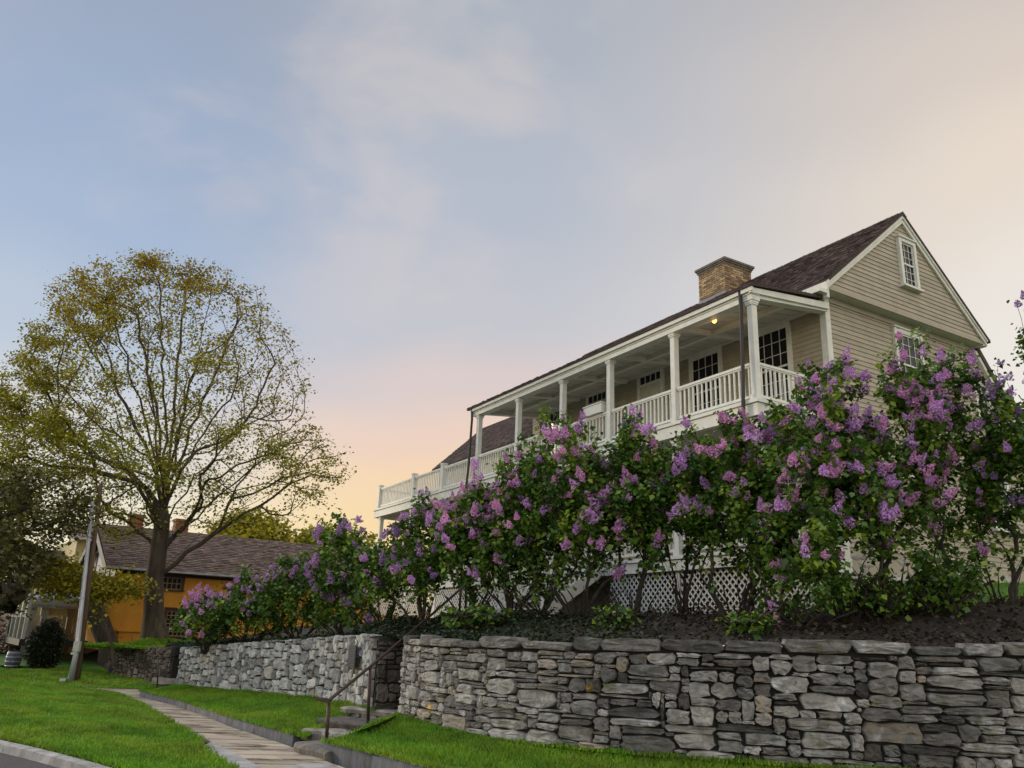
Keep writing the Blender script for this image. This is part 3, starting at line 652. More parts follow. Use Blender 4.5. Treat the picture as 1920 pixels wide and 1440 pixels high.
# the little handrail at the far gap
q0 = onz(295, 1288, .0); hr2 = empty('handrail', tuple(q0)); tag(hr2, 'small black iron handrail at the far gap between dark and pale walls', 'handrail')
tq = at(297, 1235, q0[1])-q0; t2 = at(343, 1228, q0[1]+1.5)-q0
mb = MB(); mb.tube([(0, 0, -.05), tq], .022, 6); mb.build('post', M['dark'], hr2, True)
mb = MB(); mb.tube([tq, t2], .022, 6); mb.build('rail', M['dark'], hr2, True)
# small flight of steps at the far gap
fs = empty('stone_steps', tuple(onz(322, 1284, .0))); tag(fs, 'short flight of dark stone steps in the gap beside the low dark wall', 'steps')
for k in range(5):
    mb = MB(); mb.bar((-.55+.1*k, .25*k*1.1, .1+.2*k), (.5+.1*k, .25*k*1.1+.1, .1+.2*k), .35, .16, t=random.random()); mb.build('step', M['step'] if k == 0 else M['stone_dark'], fs)

# plaque on the pale wall
pc_ = at(671.5, 1231, 0.1+np.interp(671, [640, 700], [LW0[3][1], LW0[4][1]])-.12)
d = (LW0[4]-LW0[3]); d[2] = 0; d /= np.linalg.norm(d); n = np.array([d[1], -d[0], 0]); n = n if n[1] < 0 else -n
ang = math.atan2(d[1], d[0])
pq = empty('plaque', tuple(pc_+n*.10), ang); tag(pq, 'dark bronze plaque with lines of small lettering on the pale stone wall', 'plaque')
mb = MB(); mb.box(-.27, .27, -.03, .0, -.2, .2); mb.build('plate', M['bronze'], pq)
mb = MB()
for k in range(9):
    z = .165-.04*k; x = -.22
    while x < .20:
        wl = random.uniform(.02, .05); mb.box(x, min(x+wl, .225), -.034, -.031, z-.008, z+.008); x += wl+.014
mb.build('lettering', M['letters'], pq)
exec_house = True

# ------------------------------------------------------------------ the porched house (local x = v, y = u)
HR = empty('clapboard_house', tuple(P0), YAW)
tag(HR, 'big beige clapboard house with two storey white porch and dark shingle roof above the lilacs', 'house')
EXPO = .113
def clap_v(mb, x0f, x1f, y, z0, z1, sgn):           # boards along local x, at plane y facing sgn*y ; x0f, x1f functions of z
    z = z0
    while z < z1-.01:
        zt = min(z+EXPO, z1); a0, a1 = x0f(z), x1f(z); b0, b1 = x0f(zt), x1f(zt)
        if a1-a0 > .02:
            L_ = a1-a0; cuts = [0.]
            while cuts[-1] < 1: cuts.append(min(1., cuts[-1]+random.uniform(2.5, 4.5)/max(L_, .1)))
            for c0, c1 in zip(cuts[:-1], cuts[1:]):
                X0 = a0+(a1-a0)*c0; X1 = a0+(a1-a0)*c1; Y0 = b0+(b1-b0)*c0; Y1 = b0+(b1-b0)*c1; t_ = random.random()
                o_ = sgn*.020; i_ = sgn*.003
                mb.poly([(X0, y+o_, z), (X1, y+o_, z), (Y1, y+i_, zt), (Y0, y+i_, zt)] if sgn < 0 else [(X1, y+o_, z), (X0, y+o_, z), (Y0, y+i_, zt), (Y1, y+i_, zt)], t_)
                mb.poly([(X0, y, z), (X1, y, z), (X1, y+o_, z), (X0, y+o_, z)], t_)
        z = zt
def clap_u(mb, y0, y1, x, z0, z1, sgn=-1, holes=()):
    z = z0
    while z < z1-.01:
        zt = min(z+EXPO, z1); y = y0
        while y < y1-.01:
            ye = min(y+random.uniform(2.5, 4.5), y1); o_ = sgn*.020; i_ = sgn*.003; t_ = random.random()
            mb.poly([(x+o_, ye, z), (x+o_, y, z), (x+i_, y, zt), (x+i_, ye, zt)], t_); mb.poly([(x, y, z), (x, ye, z), (x+o_, ye, z), (x+o_, y, z)], t_)
            y = ye
        z = zt
UE = 12.2; VW = 2.35; UG = -.3
ridge_v, ridge_z = 5.1, 12.15; SLP = .85
# solid cores (walls) a little behind the boards
mb = MB(); clap_u(mb, .06, UE, VW, 3.45, 9.3); mb.box(VW+.004, 8.0, 0.004, UE, 3.2, 9.35, .5)
mb.build('front_wall', M['siding'], HR)
mb = MB(); clap_v(mb, lambda z: VW+.12, lambda z: 8.2 if z > 9.2 else (8.2+(9.4-z)/1.19), 0, 3.72, 9.36, -1)
mb.poly([(8.0, .004, 3.2), (12.6, .004, 3.2), (12.6, .004, 5.2), (8.3, .004, 9.3), (8.0, .004, 9.35)][::-1])
mb.build('gable_end_wall', M['siding'], HR)
mb = MB(); clap_v(mb, lambda z: 2.12+max(0, (z-9.6)/SLP), lambda z: 8.08-max(0, (z-9.6)/SLP), UG, 9.40, 12.1, -1)
mb.poly([(2.12, UG+.004, 9.4), (8.08, UG+.004, 9.4), (8.08, UG+.004, 9.58), (5.1, UG+.004, 12.12), (2.12, UG+.004, 9.58)])
mb.build('gable', M['siding'], HR)
mb = MB(); mb.box(2.10, 8.10, UG, .02, 9.33, 9.40); mb.build('gable_soffit', M['ceil'], HR)
# left end of the body, rear wall
mb = MB(); mb.poly([(VW, UE, 2.3), (8.0, UE, 2.3), (8.0, UE, 9.4), (5.1, UE, 11.9), (VW, UE, 9.4)]); mb.poly([(8.0, 0, 2.3), (8.0, UE, 2.3), (8.0, UE, 9.4), (8.0, 0, 9.4)]); mb.build('rear_wall', M['siding'], HR)
# foundation
mb = MB(); mb.box(VW+.02, 12.6, .06, .3, 2.3, 3.72); mb.box(VW, VW+.3, .3, UE, 2.0, 3.3); mb.build('foundation', M['stone_pale'], HR)
mb = MB()
for (s0, s1, z0, z1) in masonry(9.2, 1.2, .16, 2, 6, 1, 3):
    stone(mb, np.array([VW+.1, .05, 2.5]), np.array([1., 0, 0]), np.array([0, -1., 0]), s0+.01, s1-.01, z0+.01, z1-.01, random.random(), random.random()*.5, .04, .1)
mb.build('foundation_stones', M['stone_pale'], HR)
# trim
def part(name, m, fn, parent=HR):
    b_ = MB(); fn(b_); return b_.build(name, m, parent)
part('corner_board', M['white'], lambda b: (b.box(VW-.035, VW+.125, -.035, .0, 3.2, 9.33), b.box(VW-.035, VW, 0, .13, 3.2, 9.33)))
RK = .17
def rake(b):
    for sg, xa in ((-1, 2.02), (1, 8.18)):
        x1 = ridge_v; z1 = ridge_z-.06; x0 = xa; z0 = ridge_z-.06-SLP*abs(ridge_v-xa)
        pts = [(x0, z0-.03), (x0, z0-RK), (x1, z1-RK*1.25), (x1, z1)]
        y0, y1 = UG-.07, UG-.022
        P_ = [(p[0], y0, p[1]) for p in pts]; Q_ = [(p[0], y1, p[1]) for p in pts]
        b.hexa([P_[1], P_[2], Q_[2], Q_[1], P_[0], P_[3], Q_[3], Q_[0]])
        pts = [(x0-.03*(-sg), z0+.0), (x0, z0-.075), (x1, z1-.09), (x1, z1+.0)]
        y0, y1 = UG-.10, UG-.071
        P_ = [(p[0], y0, p[1]) for p in pts]; Q_ = [(p[0], y1, p[1]) for p in pts]
        b.hexa([P_[1], P_[2], Q_[2], Q_[1], P_[0], P_[3], Q_[3], Q_[0]])
part('rake_board', M['white'], rake)
part('gable_base_board', M['siding'], lambda b: b.box(2.12, 8.08, UG-.03, UG-.004, 9.33, 9.43))
part('eave_box', M['white'], lambda b: (b.box(2.04, 2.12, UG-.03, UE+.4, 9.12, 9.50), b.box(1.78, 2.038, UG-.05, .0, 9.20, 9.27), b.box(1.84, 2.038, UG-.02, .0, 9.271, 9.30), b.box(8.08, 8.24, UG-.03, UE+.3, 9.3, 9.5), b.box(2.12, VW, 0, UE+.3, 9.33, 9.38)))
part('gable_wall_frieze', M['siding'], lambda b: b.box(VW+.13, 8.0, -.04, -.022, 9.2, 9.33))  # plain frieze board in the siding colour, below the gable overhang
def rearrake(b):
    pts = [(8.24, 9.24), (8.05, 9.24), (12.4, 4.03), (12.6, 4.03)]
    y0, y1 = -.09, .0
    P_ = [(p[0], y0, p[1]) for p in pts]; Q_ = [(p[0], y1, p[1]) for p in pts]
    b.hexa([P_[1], P_[2], Q_[2], Q_[1], P_[0], P_[3], Q_[3], Q_[0]])
part('rear_rake_board', M['white'], rearrake)

# roofs: laid shingle by shingle
def shingles(mb, o_, du, ds, nrm, width, length, expo=.14, wr=(.09, .22), th=.022):
    """o_: lower corner; du along the eave, ds up the slope, all unit"""
    o_ = np.array(o_, float); du = np.array(du, float); ds = np.array(ds, float); nrm = np.array(nrm, float); r = 0
    while r*expo < length:
        s0 = r*expo; s1 = min(s0+expo*1.25, length+.02); x = -random.uniform(0, .1)
        while x < width:
            w_ = random.uniform(*wr); x0 = max(0, x)+.003; x1 = min(width, x+w_)-.003; x += w_
            if x1-x0 < .02: continue
            k = th*random.uniform(.6, 1.5); e = random.uniform(-.012, .012); t_ = random.random()
            p = lambda xx, ss, hh: tuple(o_+du*xx+ds*ss+nrm*hh)
            a, b, c, d_ = p(x0, s0+e, k+.006), p(x1, s0+e, k+.006), p(x1, s1, .006), p(x0, s1, .006); a2, b2 = p(x0, s0+e, 0), p(x1, s0+e, 0)
            mb.poly([a, b, c, d_], t_); mb.poly([a2, b2, b, a], t_*.5)
            mb.poly([a2, a, d_], t_*.6); mb.poly([b2, c, b], t_*.6)
        r += 1
def norm(a): a = np.array(a, float); return a/np.linalg.norm(a)
dsF = norm((1, 0, SLP)); nF = norm((-SLP, 0, 1)); e_v = 2.06; e_z = ridge_z-SLP*(ridge_v-e_v); Lr = math.hypot(ridge_v-e_v, ridge_z-e_z)
mb = MB(); y0, y1 = UG-.12, UE+.75
shingles(mb, (e_v, y0, e_z), (0, 1, 0), dsF, nF, y1-y0, Lr)
mb.poly([(e_v, y0, e_z), (e_v, y1, e_z), (ridge_v, y1, ridge_z), (ridge_v, y0, ridge_z)]); mb.poly([(8.27, y0, ridge_z-SLP*3.17), (8.27, y1, ridge_z-SLP*3.17), (ridge_v, y1, ridge_z), (ridge_v, y0, ridge_z)])
for (a, b) in (((e_v, e_z), (ridge_v, ridge_z)), ((ridge_v, ridge_z), (8.27, ridge_z-SLP*3.17))):
    mb.hexa([(a[0], y0, a[1]-.07), (b[0], y0, b[1]-.07), (b[0], y1, b[1]-.07), (a[0], y1, a[1]-.07), (a[0], y0, a[1]-.004), (b[0], y0, b[1]-.004), (b[0], y1, b[1]-.004), (a[0], y1, a[1]-.004)], .3)
x = y0
while x < y1:                                        # ridge caps
    w_ = random.uniform(.12, .2); k = random.uniform(.02, .035); t_ = random.random()
    for sg in (-1, 1):
        mb.hexa([(ridge_v, x, ridge_z+.01), (ridge_v+sg*.13, x, ridge_z-.11), (ridge_v+sg*.13, x+w_, ridge_z-.11), (ridge_v, x+w_, ridge_z+.01), (ridge_v, x, ridge_z+.01+k), (ridge_v+sg*.14, x, ridge_z-.10+k), (ridge_v+sg*.14, x+w_, ridge_z-.10+k), (ridge_v, x+w_, ridge_z+k)], t_)
    x += w_
roof = mb.build('roof', M['shingle'], HR)
# porch roof
PU0, PU1 = -.22, 12.3
pz0, pz1 = 8.90, 9.16; ds = norm((2.2, 0, pz1-pz0)); nn_ = norm((-(pz1-pz0), 0, 2.2)); mb = MB()
shingles(mb, (-.22, PU0, pz0), (0, 1, 0), ds, nn_, PU1-PU0, 2.3)
mb.hexa([(-.22, PU0, pz0-.05), (2.1, PU0, pz1-.03), (2.1, PU1, pz1-.03), (-.22, PU1, pz0-.05), (-.22, PU0, pz0-.003), (2.1, PU0, pz1+.018), (2.1, PU1, pz1+.018), (-.22, PU1, pz0-.003)], .2)
mb.build('porch_roof', M['shingle'], HR)
# rear lean-to roof
mb = MB(); dv = norm((1, 0, -1.19)); n2 = norm((1.19, 0, 1))
mb.hexa([(8.1, -.12, 9.34), (12.7, -.12, 3.87), (12.7, 8, 3.87), (8.1, 8, 9.34), (8.2, -.12, 9.42), (12.8, -.12, 3.95), (12.8, 8, 3.95), (8.2, 8, 9.42)], .4); mb.build('lean_to_roof', M['shingle'], HR)
# left wing
WE = 19.7; wv, wz, wr_v, wr_z = 2.3, 8.38, 4.65, 10.58; sw = (wr_z-wz)/(wr_v-wv)
mb = MB(); L2 = math.hypot(wr_v-wv, wr_z-wz); shingles(mb, (wv, UE-.05, wz), (0, 1, 0), norm((1, 0, sw)), norm((-sw, 0, 1)), WE+.35-UE, L2)
for a, b in (((wv, wz), (wr_v, wr_z)), ((wr_v, wr_z), (7.0, wz))):
    mb.hexa([(a[0], UE, a[1]-.08), (b[0], UE, b[1]-.08), (b[0], WE+.35, b[1]-.08), (a[0], WE+.35, a[1]-.08), (a[0], UE, a[1]-.004), (b[0], UE, b[1]-.004), (b[0], WE+.35, b[1]-.004), (a[0], WE+.35, a[1]-.004)], .3)
mb.build('wing_roof', M['shingle'], HR)
mb = MB(); clap_u(mb, UE, WE, 2.6, 3.45, 8.55); mb.box(2.604, 6.7, UE+.01, WE, 2.2, 8.5); mb.poly([(2.6, WE-.002, 8.5), (6.7, WE-.002, 8.5), (4.65, WE-.002, 10.45)]); mb.build('wing_wall', M['siding'], HR)

# chimney
ch = MB(); cx0, cx1, cy0, cy1 = 4.3, 5.4, 4.85, 5.95
ch.box(cx0+.012, cx1-.012, cy0+.012, cy1-.012, 11.2, 12.66)
chim = ch.build('chimney', M['mortar'], roof)
mb = MB(); z = 11.4; r = 0
while z < 12.62:
    for (ax, fix, lo, hi, sg) in (('x', cy0, cx0, cx1, -1), ('y', cx0, cy0, cy1, -1), ('y', cx1, cy0, cy1, 1), ('x', cy1, cx0, cx1, 1)):
        q = lo-(.11 if r % 2 else 0)
        while q < hi:
            a, b = max(lo, q)+.004, min(hi, q+.215)-.006; q += .22
            if b-a < .02: continue
            t_, h_ = random.random(), (random.uniform(.4, 1) if random.random() < (.42 if ax == 'x' else .16) else 0); pr = sg*random.uniform(.002, .012)
            if ax == 'x': mb.box(a, b, fix+.02*(-sg), fix+pr, z+.005, z+.062, t_, h_)
            else: mb.box(fix+.02*(-sg), fix+pr, a, b, z+.005, z+.062, t_, h_)
    z += .069; r += 1
mb.build('brickwork', M['brick'], roof)
mb = MB()
for zz, o_ in ((12.60, .025), (12.66, .055), (12.71, .085)): mb.box(cx0-o_, cx1+o_, cy0-o_, cy1+o_, zz, zz+.055 if zz < 12.7 else zz+.07)
mb.build('chimney_cap', M['cap'], roof)
mb = MB(); mb.box(cx0-.02, cx0+.3, cy0-.02, cy1+.02, 11.35, 11.72); mb.build('flashing', M['lead'], roof)

# porch structure
posts_u = [0, 2.4, 4.82, 6.95, 9.3, 11.75]
def column(b, v_, u_, z0, z1, w_=.10, fancy=True):
    b.box(v_-w_, v_+w_, u_-w_, u_+w_, z0, z1)
    if fancy:
        b.box(v_-w_-.02, v_+w_+.02, u_-w_-.02, u_+w_+.02, z0+.002, z0+.14); None
        b.box(v_-w_-.02, v_+w_+.02, u_-w_-.02, u_+w_+.02, z1-.09, z1-.05); b.box(v_-w_-.032, v_+w_+.032, u_-w_-.032, u_+w_+.032, z1-.05, z1-.002)
DK2, DK1 = 6.42, 3.48
for u_ in posts_u:
    b = MB(); column(b, .0, u_, DK2, 8.60, .07); b.build('porch_post', M['white'], HR)
ext_u = [14.2, 16.6, 19.85]
for k, u_ in enumerate(ext_u):
    b = MB(); b.box(-.085, .085, u_-.085, u_+.085, DK2, 7.36); b.box(-.10, .10, u_-.10, u_+.10, 7.36, 7.40); b.build('railing_post', M['white'], HR)
for u_ in posts_u+ext_u[:-1]+[19.5]:
    b = MB(); column(b, .0, u_, DK1, 6.06, .07); b.build('lower_porch_post', M['white'], HR)
part('entablature', M['white'], lambda b: (b.box(-.12, .12, -.12, 12.0, 8.60, 8.72), b.box(-.14, .10, -.14, 12.02, 8.72, 8.84), b.box(-.19, -.14, -.19, 12.1, 8.76, 8.85)))
def cz(v_): return 8.835+(v_-.12)*.112          # underside of the sloping porch ceiling
def wedge(b, v0, v1, u0, u1, d0, d1=0.):
    b.hexa([(v0, u0, cz(v0)-d0), (v1, u0, cz(v1)-d0), (v1, u1, cz(v1)-d0), (v0, u1, cz(v0)-d0), (v0, u0, cz(v0)-d1), (v1, u0, cz(v1)-d1), (v1, u1, cz(v1)-d1), (v0, u1, cz(v0)-d1)])
def endbeam(b):
    wedge(b, .122, VW-.04, -.10, .10, .17, -.01)
part('end_beam', M['white'], endbeam)
part('end_beam', M['white'], lambda b: wedge(b, .122, VW-.04, 11.65, 11.85, .17, -.01))
part('end_fascia', M['white'], lambda b: b.hexa([(-.18, -.16, 8.72), (VW-.05, -.16, 8.95), (VW-.05, -.101, 8.95), (-.18, -.101, 8.72), (-.18, -.16, 8.84), (VW-.05, -.16, 9.10), (VW-.05, -.101, 9.10), (-.18, -.101, 8.84)]))
part('porch_ceiling', M['ceil'], lambda b: wedge(b, .121, VW-.03, .101, 11.9, 0., -.028))
def coffers(b):
    wedge(b, 1.15, 1.29, .11, 11.64, .12, .002); wedge(b, VW-.12, VW-.032, .11, 11.64, .05, .002)
    for u_ in posts_u[1:-1]: wedge(b, .125, 1.148, u_-.07, u_+.07, .12, .003); wedge(b, 1.292, VW-.122, u_-.07, u_+.07, .12, .003)
part('ceiling_beams', M['white'], coffers)
part('ceiling_boards', M['ceil'], lambda b: [wedge(b, .13, 2.2, u_-.012, u_+.012, .012, .001) for u_ in np.arange(.5, 11.6, .31)])
DE = 19.95
part('upper_deck', M['white'], lambda b: (b.box(-.16, .0, -.16, DE, 6.08, 6.34), b.box(-.20, -.001, -.20, DE+.04, 6.345, 6.42), b.box(0.001, VW-.002, -.16, .0, 6.08, 6.34), b.box(.0, VW-.002, -.20, -.001, 6.345, 6.42),
     b.box(.002, VW, .002, DE-.1, 6.36, 6.415), b.box(.0, VW+.3, DE-.1, DE+.04, 6.08, 6.42)))
part('lower_ceiling', M['ceil'], lambda b: b.box(.003, VW-.003, .004, DE-.11, 6.2, 6.23))
part('lower_beams', M['white'], lambda b: [b.box(.01, VW-.01, u_-.06, u_+.06, 6.10, 6.197) for u_ in posts_u+ext_u[:-1]])
part('lower_deck', M['white'], lambda b: (b.box(-.16, .0, -.16, DE, 3.16, 3.39), b.box(-.21, -.001, -.2, DE, 3.395, 3.47), b.box(.001, VW, -.16, DE-.1, 3.38, 3.47), b.box(.002, VW, -.159, -.06, 3.16, 3.375)))
def railing(v0, u0, v1, u1, zb, zt, sp=.135, s=.032):
    b = MB(); L_ = math.hypot(v1-v0, u1-u0); n_ = max(1, int(L_/sp)); up = (0, 0, 1)
    b.bar((v0, u0, zt-.035), (v1, u1, zt-.035), .085, .055); b.bar((v0, u0, zt-.08), (v1, u1, zt-.08), .05, .033); b.bar((v0, u0, zb+.12), (v1, u1, zb+.12), .055, .06)
    for k in range(n_):
        f = (k+.5)/n_; x, y = v0+(v1-v0)*f, u0+(u1-u0)*f; b.box(x-s/2, x+s/2, y-s/2, y+s/2, zb+.151, zt-.097)
    return b.build('railing', M['white'], HR)
allp = posts_u+ext_u
for a, c in zip(allp[:-1], allp[1:]): railing(0, a+.1, 0, c-.1, DK2, 7.27)
railing(.1, 0, VW-.05, 0, DK2, 7.27); railing(.1, 19.85, VW+.3, 19.85, DK2, 7.27)
for k, (a, c) in enumerate(zip(posts_u[:-1]+[11.75, 14.2, 16.6], posts_u[1:]+[14.2, 16.6, 19.5])):
    if k != 2: railing(0, a+.1, 0, c-.1, DK1, 4.35)
railing(.1, 0, VW-.05, 0, DK1, 4.35)
def lattice(b, ax, fix, lo, hi, z0, z1, sp=.115, w_=.036):
    for sg in (1, -1):
        Hh = z1-z0; k = lo-Hh
        while k < hi:
            a, c = k, k+Hh; za, zc_ = (z0, z1) if sg > 0 else (z1, z0)
            f0 = max(0, (lo-a)/Hh); f1 = min(1, (hi-a)/Hh)
            if f1 > f0+.01:
                p, q = a+Hh*f0, a+Hh*f1; zp, zq = za+(zc_-za)*f0, za+(zc_-za)*f1; yy = fix-(.007 if sg > 0 else -.007)
                if ax == 'u': b.bar((yy, p, zp), (yy, q, zq), w_, .012, up=(1, 0, 0)) if False else b.bar((yy, p, zp), (yy, q, zq), .012, w_, up=(0, 0, 1))
                else: b.bar((p, yy, zp), (q, yy, zq), .012, w_, up=(0, 0, 1))
            k += sp*1.414
bays = posts_u+ext_u[:-1]+[19.8]
for k, (a, c) in enumerate(zip(bays[:-1], bays[1:])):
    if k == 2: continue
    b = MB(); lattice(b, 'u', -.03, a+.06, c-.06, 2.27, 3.16); b.box(-.06, -.001, a-.06, a+.06, 2.1, 3.159); b.build('lattice_panel', M['white'], HR)
b = MB(); lattice(b, 'v', -.03, .05, VW, 2.27, 3.16); b.build('lattice_panel', M['white'], HR)
# stair from the porch to the ground (third bay)
sr = MB(); ns = 6
for k in range(ns):
    z = DK1-.19*(k+1); v_ = -.2-.27*k; sr.box(v_-.30, v_, 4.95, 6.85, z-.035, z); sr.box(v_-.02, v_, 4.97, 6.83, z-.19, z-.037)
sr.build('stair_treads', M['white'], HR)
for u_ in (4.93, 6.87):
    b = MB(); b.bar((-.2, u_, 3.3), (-1.85, u_, 2.2), .05, .28); b.build('stair_stringer', M['white'], HR)
    b = MB(); b.bar((-.15, u_, 4.3), (-1.75, u_, 3.25), .07, .05); b.box(-1.85, -1.72, u_-.06, u_+.06, 2.2, 3.35)
    for k in range(9): vv = -.3-.16*k; zz = 4.3-(abs(vv)-.15)*.656; b.box(vv-.016, vv+.016, u_-.016, u_+.016, zz-.82, zz-.03)
    b.build('stair_railing', M['white'], HR)

# windows and doors
def window(plane, c0, c1, z0, z1, cols, rows_, ax='u', tw=.11, parent=HR, mt='white', mg='glass', sill=True, out_=.055):
    """ax 'u': in a wall facing -x (local), c along y; ax 'v': in a wall facing -y, c along x.  c0..c1, z0..z1 = opening"""
    s = plane-.022
    def bx(b, a0, a1, d0, d1, q0, q1):
        if ax == 'u': b.box(d0, d1, a0, a1, q0, q1)
        else: b.box(a0, a1, d0, d1, q0, q1)
    b = MB(); bx(b, c0-tw, c0, s-out_, s+.02, z0-.02, z1+tw); bx(b, c1, c1+tw, s-out_, s+.02, z0-.02, z1+tw); bx(b, c0, c1, s-out_, s+.02, z1, z1+tw)
    bx(b, c0-tw-.03, c1+tw+.03, s-out_-.035, s+.02, z1+tw+.001, z1+tw+.035)
    fr = b.build('window', M[mt], parent)
    if sill: b = MB(); bx(b, c0-tw-.04, c1+tw+.04, s-out_-.06, s+.02, z0-.075, z0-.021); b.build('sill', M[mt], fr)
    b = MB(); bx(b, c0, c1, s-.006, s+.01, z0, z1); b.build('glass', M[mg], fr)
    b = MB(); sw_ = .028; zm = (z0+z1)/2; e = s-.03
    bx(b, c0, c0+sw_, e, s-.007, z0, z1); bx(b, c1-sw_, c1, e, s-.007, z0, z1); bx(b, c0+sw_, c1-sw_, e, s-.007, z0, z0+.05); bx(b, c0+sw_, c1-sw_, e, s-.007, z1-.04, z1); bx(b, c0+sw_, c1-sw_, e-.01, s-.007, zm-.022, zm+.022)
    for k in range(1, cols): x = c0+(c1-c0)*k/cols; bx(b, x-.007, x+.007, e+.008, s-.0075, z0+.05, z1-.04)
    for h_ in range(2):
        zz0, zz1 = (z0, zm) if h_ == 0 else (zm, z1)
        for k in range(1, rows_): z = zz0+(zz1-zz0)*k/rows_; bx(b, c0+sw_, c1-sw_, e+.010, s-.0078, z-.007, z+.007)
    b.build('sash', M[mt], fr); return fr
window(VW, 1.06, 2.02, 7.0, 8.95, 4, 3, tw=.10); window(VW, 3.28, 4.26, 7.0, 8.95, 4, 3, tw=.10); window(VW, 10.2, 11.1, 7.0, 8.95, 4, 3, tw=.10)
for (c0, c1) in ((5.5, 6.4), (8.0, 8.9)):
    b = MB(); b.box(VW-.08, VW, c0-.11, c0, DK2, 9.06); b.box(VW-.08, VW, c1, c1+.11, DK2, 9.06); b.box(VW-.08, VW, c0, c1, 8.99, 9.06); b.box(VW-.07, VW, c0, c1, 8.69, 8.758)
    d_ = b.build('door', M['white'], HR)
    b = MB(); b.box(VW-.04, VW, c0, c1, DK2, 8.689); 
    for k in range(2):
        for zz in (6.7, 7.4, 8.1): b.box(VW-.055, VW-.041, c0+.1+k*.4, c0+.38+k*.4, zz, zz+.48)
    b.build('door_leaf', M['ceil'], d_)
    b = MB(); b.box(VW-.034, VW, c0, c1, 8.76, 8.988); b.build('transom', M['glass'], d_)
    b = MB(); [b.box(VW-.055, VW-.035, c0+(c1-c0)*k/4-.012, c0+(c1-c0)*k/4+.012, 8.76, 8.988) for k in (1, 2, 3)]; b.build('muntin', M['white'], d_)
for (c0, c1) in ((1.06, 2.02), (3.28, 4.26), (8.0, 8.9), (10.2, 11.1)): window(VW, c0, c1, 4.1, 5.75, 4, 3)
for (c0, c1) in ((14.0, 14.9), (17.0, 17.9)): window(2.6, c0, c1, 4.1, 5.75, 4, 3)
window(0, 4.86, 5.76, 7.45, 9.02, 4, 3, 'v'); window(0, 7.98, 8.42, 7.4, 8.35, 2, 2, 'v', tw=.09); window(0, 4.86, 5.76, 4.75, 6.25, 4, 3, 'v'); window(0, 8.05, 8.7, 4.65, 6.1, 3, 3, 'v')
window(UG, 4.93, 5.41, 10.17, 11.33, 3, 3, 'v', tw=.095, out_=.075)
# lamps
def lamp(v_, u_, z, lit, lab, cat='lamp'):
    p = H(v_, u_, z); r_ = empty('ceiling_lamp', tuple(p)); tag(r_, lab, cat)
    b = MB(); b.lathe((0, 0, -.04), [(.05, 0), (.07, .02), (.07, .04)], 12); b.build('lamp_base', M['bulboff'], r_)
    b = MB(); b.lathe((0, 0, -.15), [(.015, 0), (.05, .03), (.06, .06), (.04, .1), (.03, .12)], 12); b.build('bulb', M[lit], r_, True)
    if lit != 'bulboff':
        l = bpy.data.lights.new('lamp_light', 'POINT'); l.energy = 2.5 if lit == 'bulb' else 1.5; l.color = (1, .6, .25); l.shadow_soft_size = .06
        lo = bpy.data.objects.new('lamp_light', l); C.objects.link(lo); lo.parent = r_; lo.location = (0, 0, -.22)
def onplane(x, y, zz): return onz(x, y, zz)
def lamp_px(x, y, z, lit, lab):
    q = onz(x, y, z)-P0
    if z > 8:
        for _ in range(8): z = cz(float(q@VV))-.07; q = onz(x, y, z)-P0
    lamp(float(q@VV), float(q@UU), z, lit, lab)
lamp_px(1339, 594, 8.74, 'bulb', 'glowing amber ceiling lamp on the upper porch, nearest the house corner')
lamp_px(1109, 690, 8.74, 'bulboff', 'small unlit white ceiling lamp in the middle of the upper porch')
lamp_px(941, 762, 8.74, 'bulboff', 'small unlit white ceiling lamp at the far end of the upper porch')
lamp_px(1358, 788, 6.12, 'bulb2', 'yellow lamp glowing under the upper deck behind the lilac blossoms')
lamp_px(941, 906, 6.12, 'bulb2', 'tiny yellow lamp glowing under the far left of the deck')
# downspouts and gutters
for u_, lab in ((.15, ''), (12.0, '')):
    b = MB(); b.tube([(-.17, u_, 8.86), (-.17, u_, 8.7), (-.16, u_, 8.5), (-.2, u_, 6.9), (-.24, u_, 6.3), (-.24, u_, 3.1), (-.24, u_, 2.3)], .04, 8); b.build('downspout', M['dark'], HR, True)
# white box standing on the porch rail
q = at(1121, 760, 19.2); uu = float((q-P0)@UU)
bxr = empty('planter_box', tuple(H(-.02, 5.42, 7.27)), YAW); tag(bxr, 'plain white planter box standing on the upper porch railing above the pink blossoms', 'planter')
b = MB(); b.box(-.11, .11, -.38, .38, .0, .24); b.box(-.13, .13, -.4, .4, .242, .27); b.build('trough', M['white'], bxr)
# ------------------------------------------------------------------ yellow house on the left (same street grid)
YH0 = at(219, 1060, 36.); YH0 = np.array([YH0[0], 36., 0]); 
YR = empty('ochre_house', tuple(YH0), R(35)); tag(YR, 'ochre yellow stucco house with brown shingle roof behind the big tree', 'house')
ez = at(219, 1055, 36.)[2]; gz0 = .6
b = MB(); b.box(0, 15, 0, 7.5, gz0, ez); b.build('wall', M['yellow'], YR)
rz_ = at(206, 990, 39.2)[2]
b = MB(); shingles(b, (-.45, -.5, ez-.2), (1, 0, 0), norm((0, 4.25, rz_-ez+.35)), norm((0, -(rz_-ez+.35), 4.25)), 15.9, math.hypot(4.25, rz_-ez+.35), expo=.2, wr=(.15, .35), th=.03)
for a, c in (((-.5, ez-.2), (3.75, rz_)), ((3.75, rz_), (8.0, ez-.2))):
    b.hexa([(-.45, a[0], a[1]-.12), (15.45, a[0], a[1]-.12), (15.45, c[0], c[1]-.12), (-.45, c[0], c[1]-.12), (-.45, a[0], a[1]-.004), (15.45, a[0], a[1]-.004), (15.45, c[0], c[1]-.004), (-.45, c[0], c[1]-.004)], .4)
yr = b.build('roof', M['shingle2'], YR)
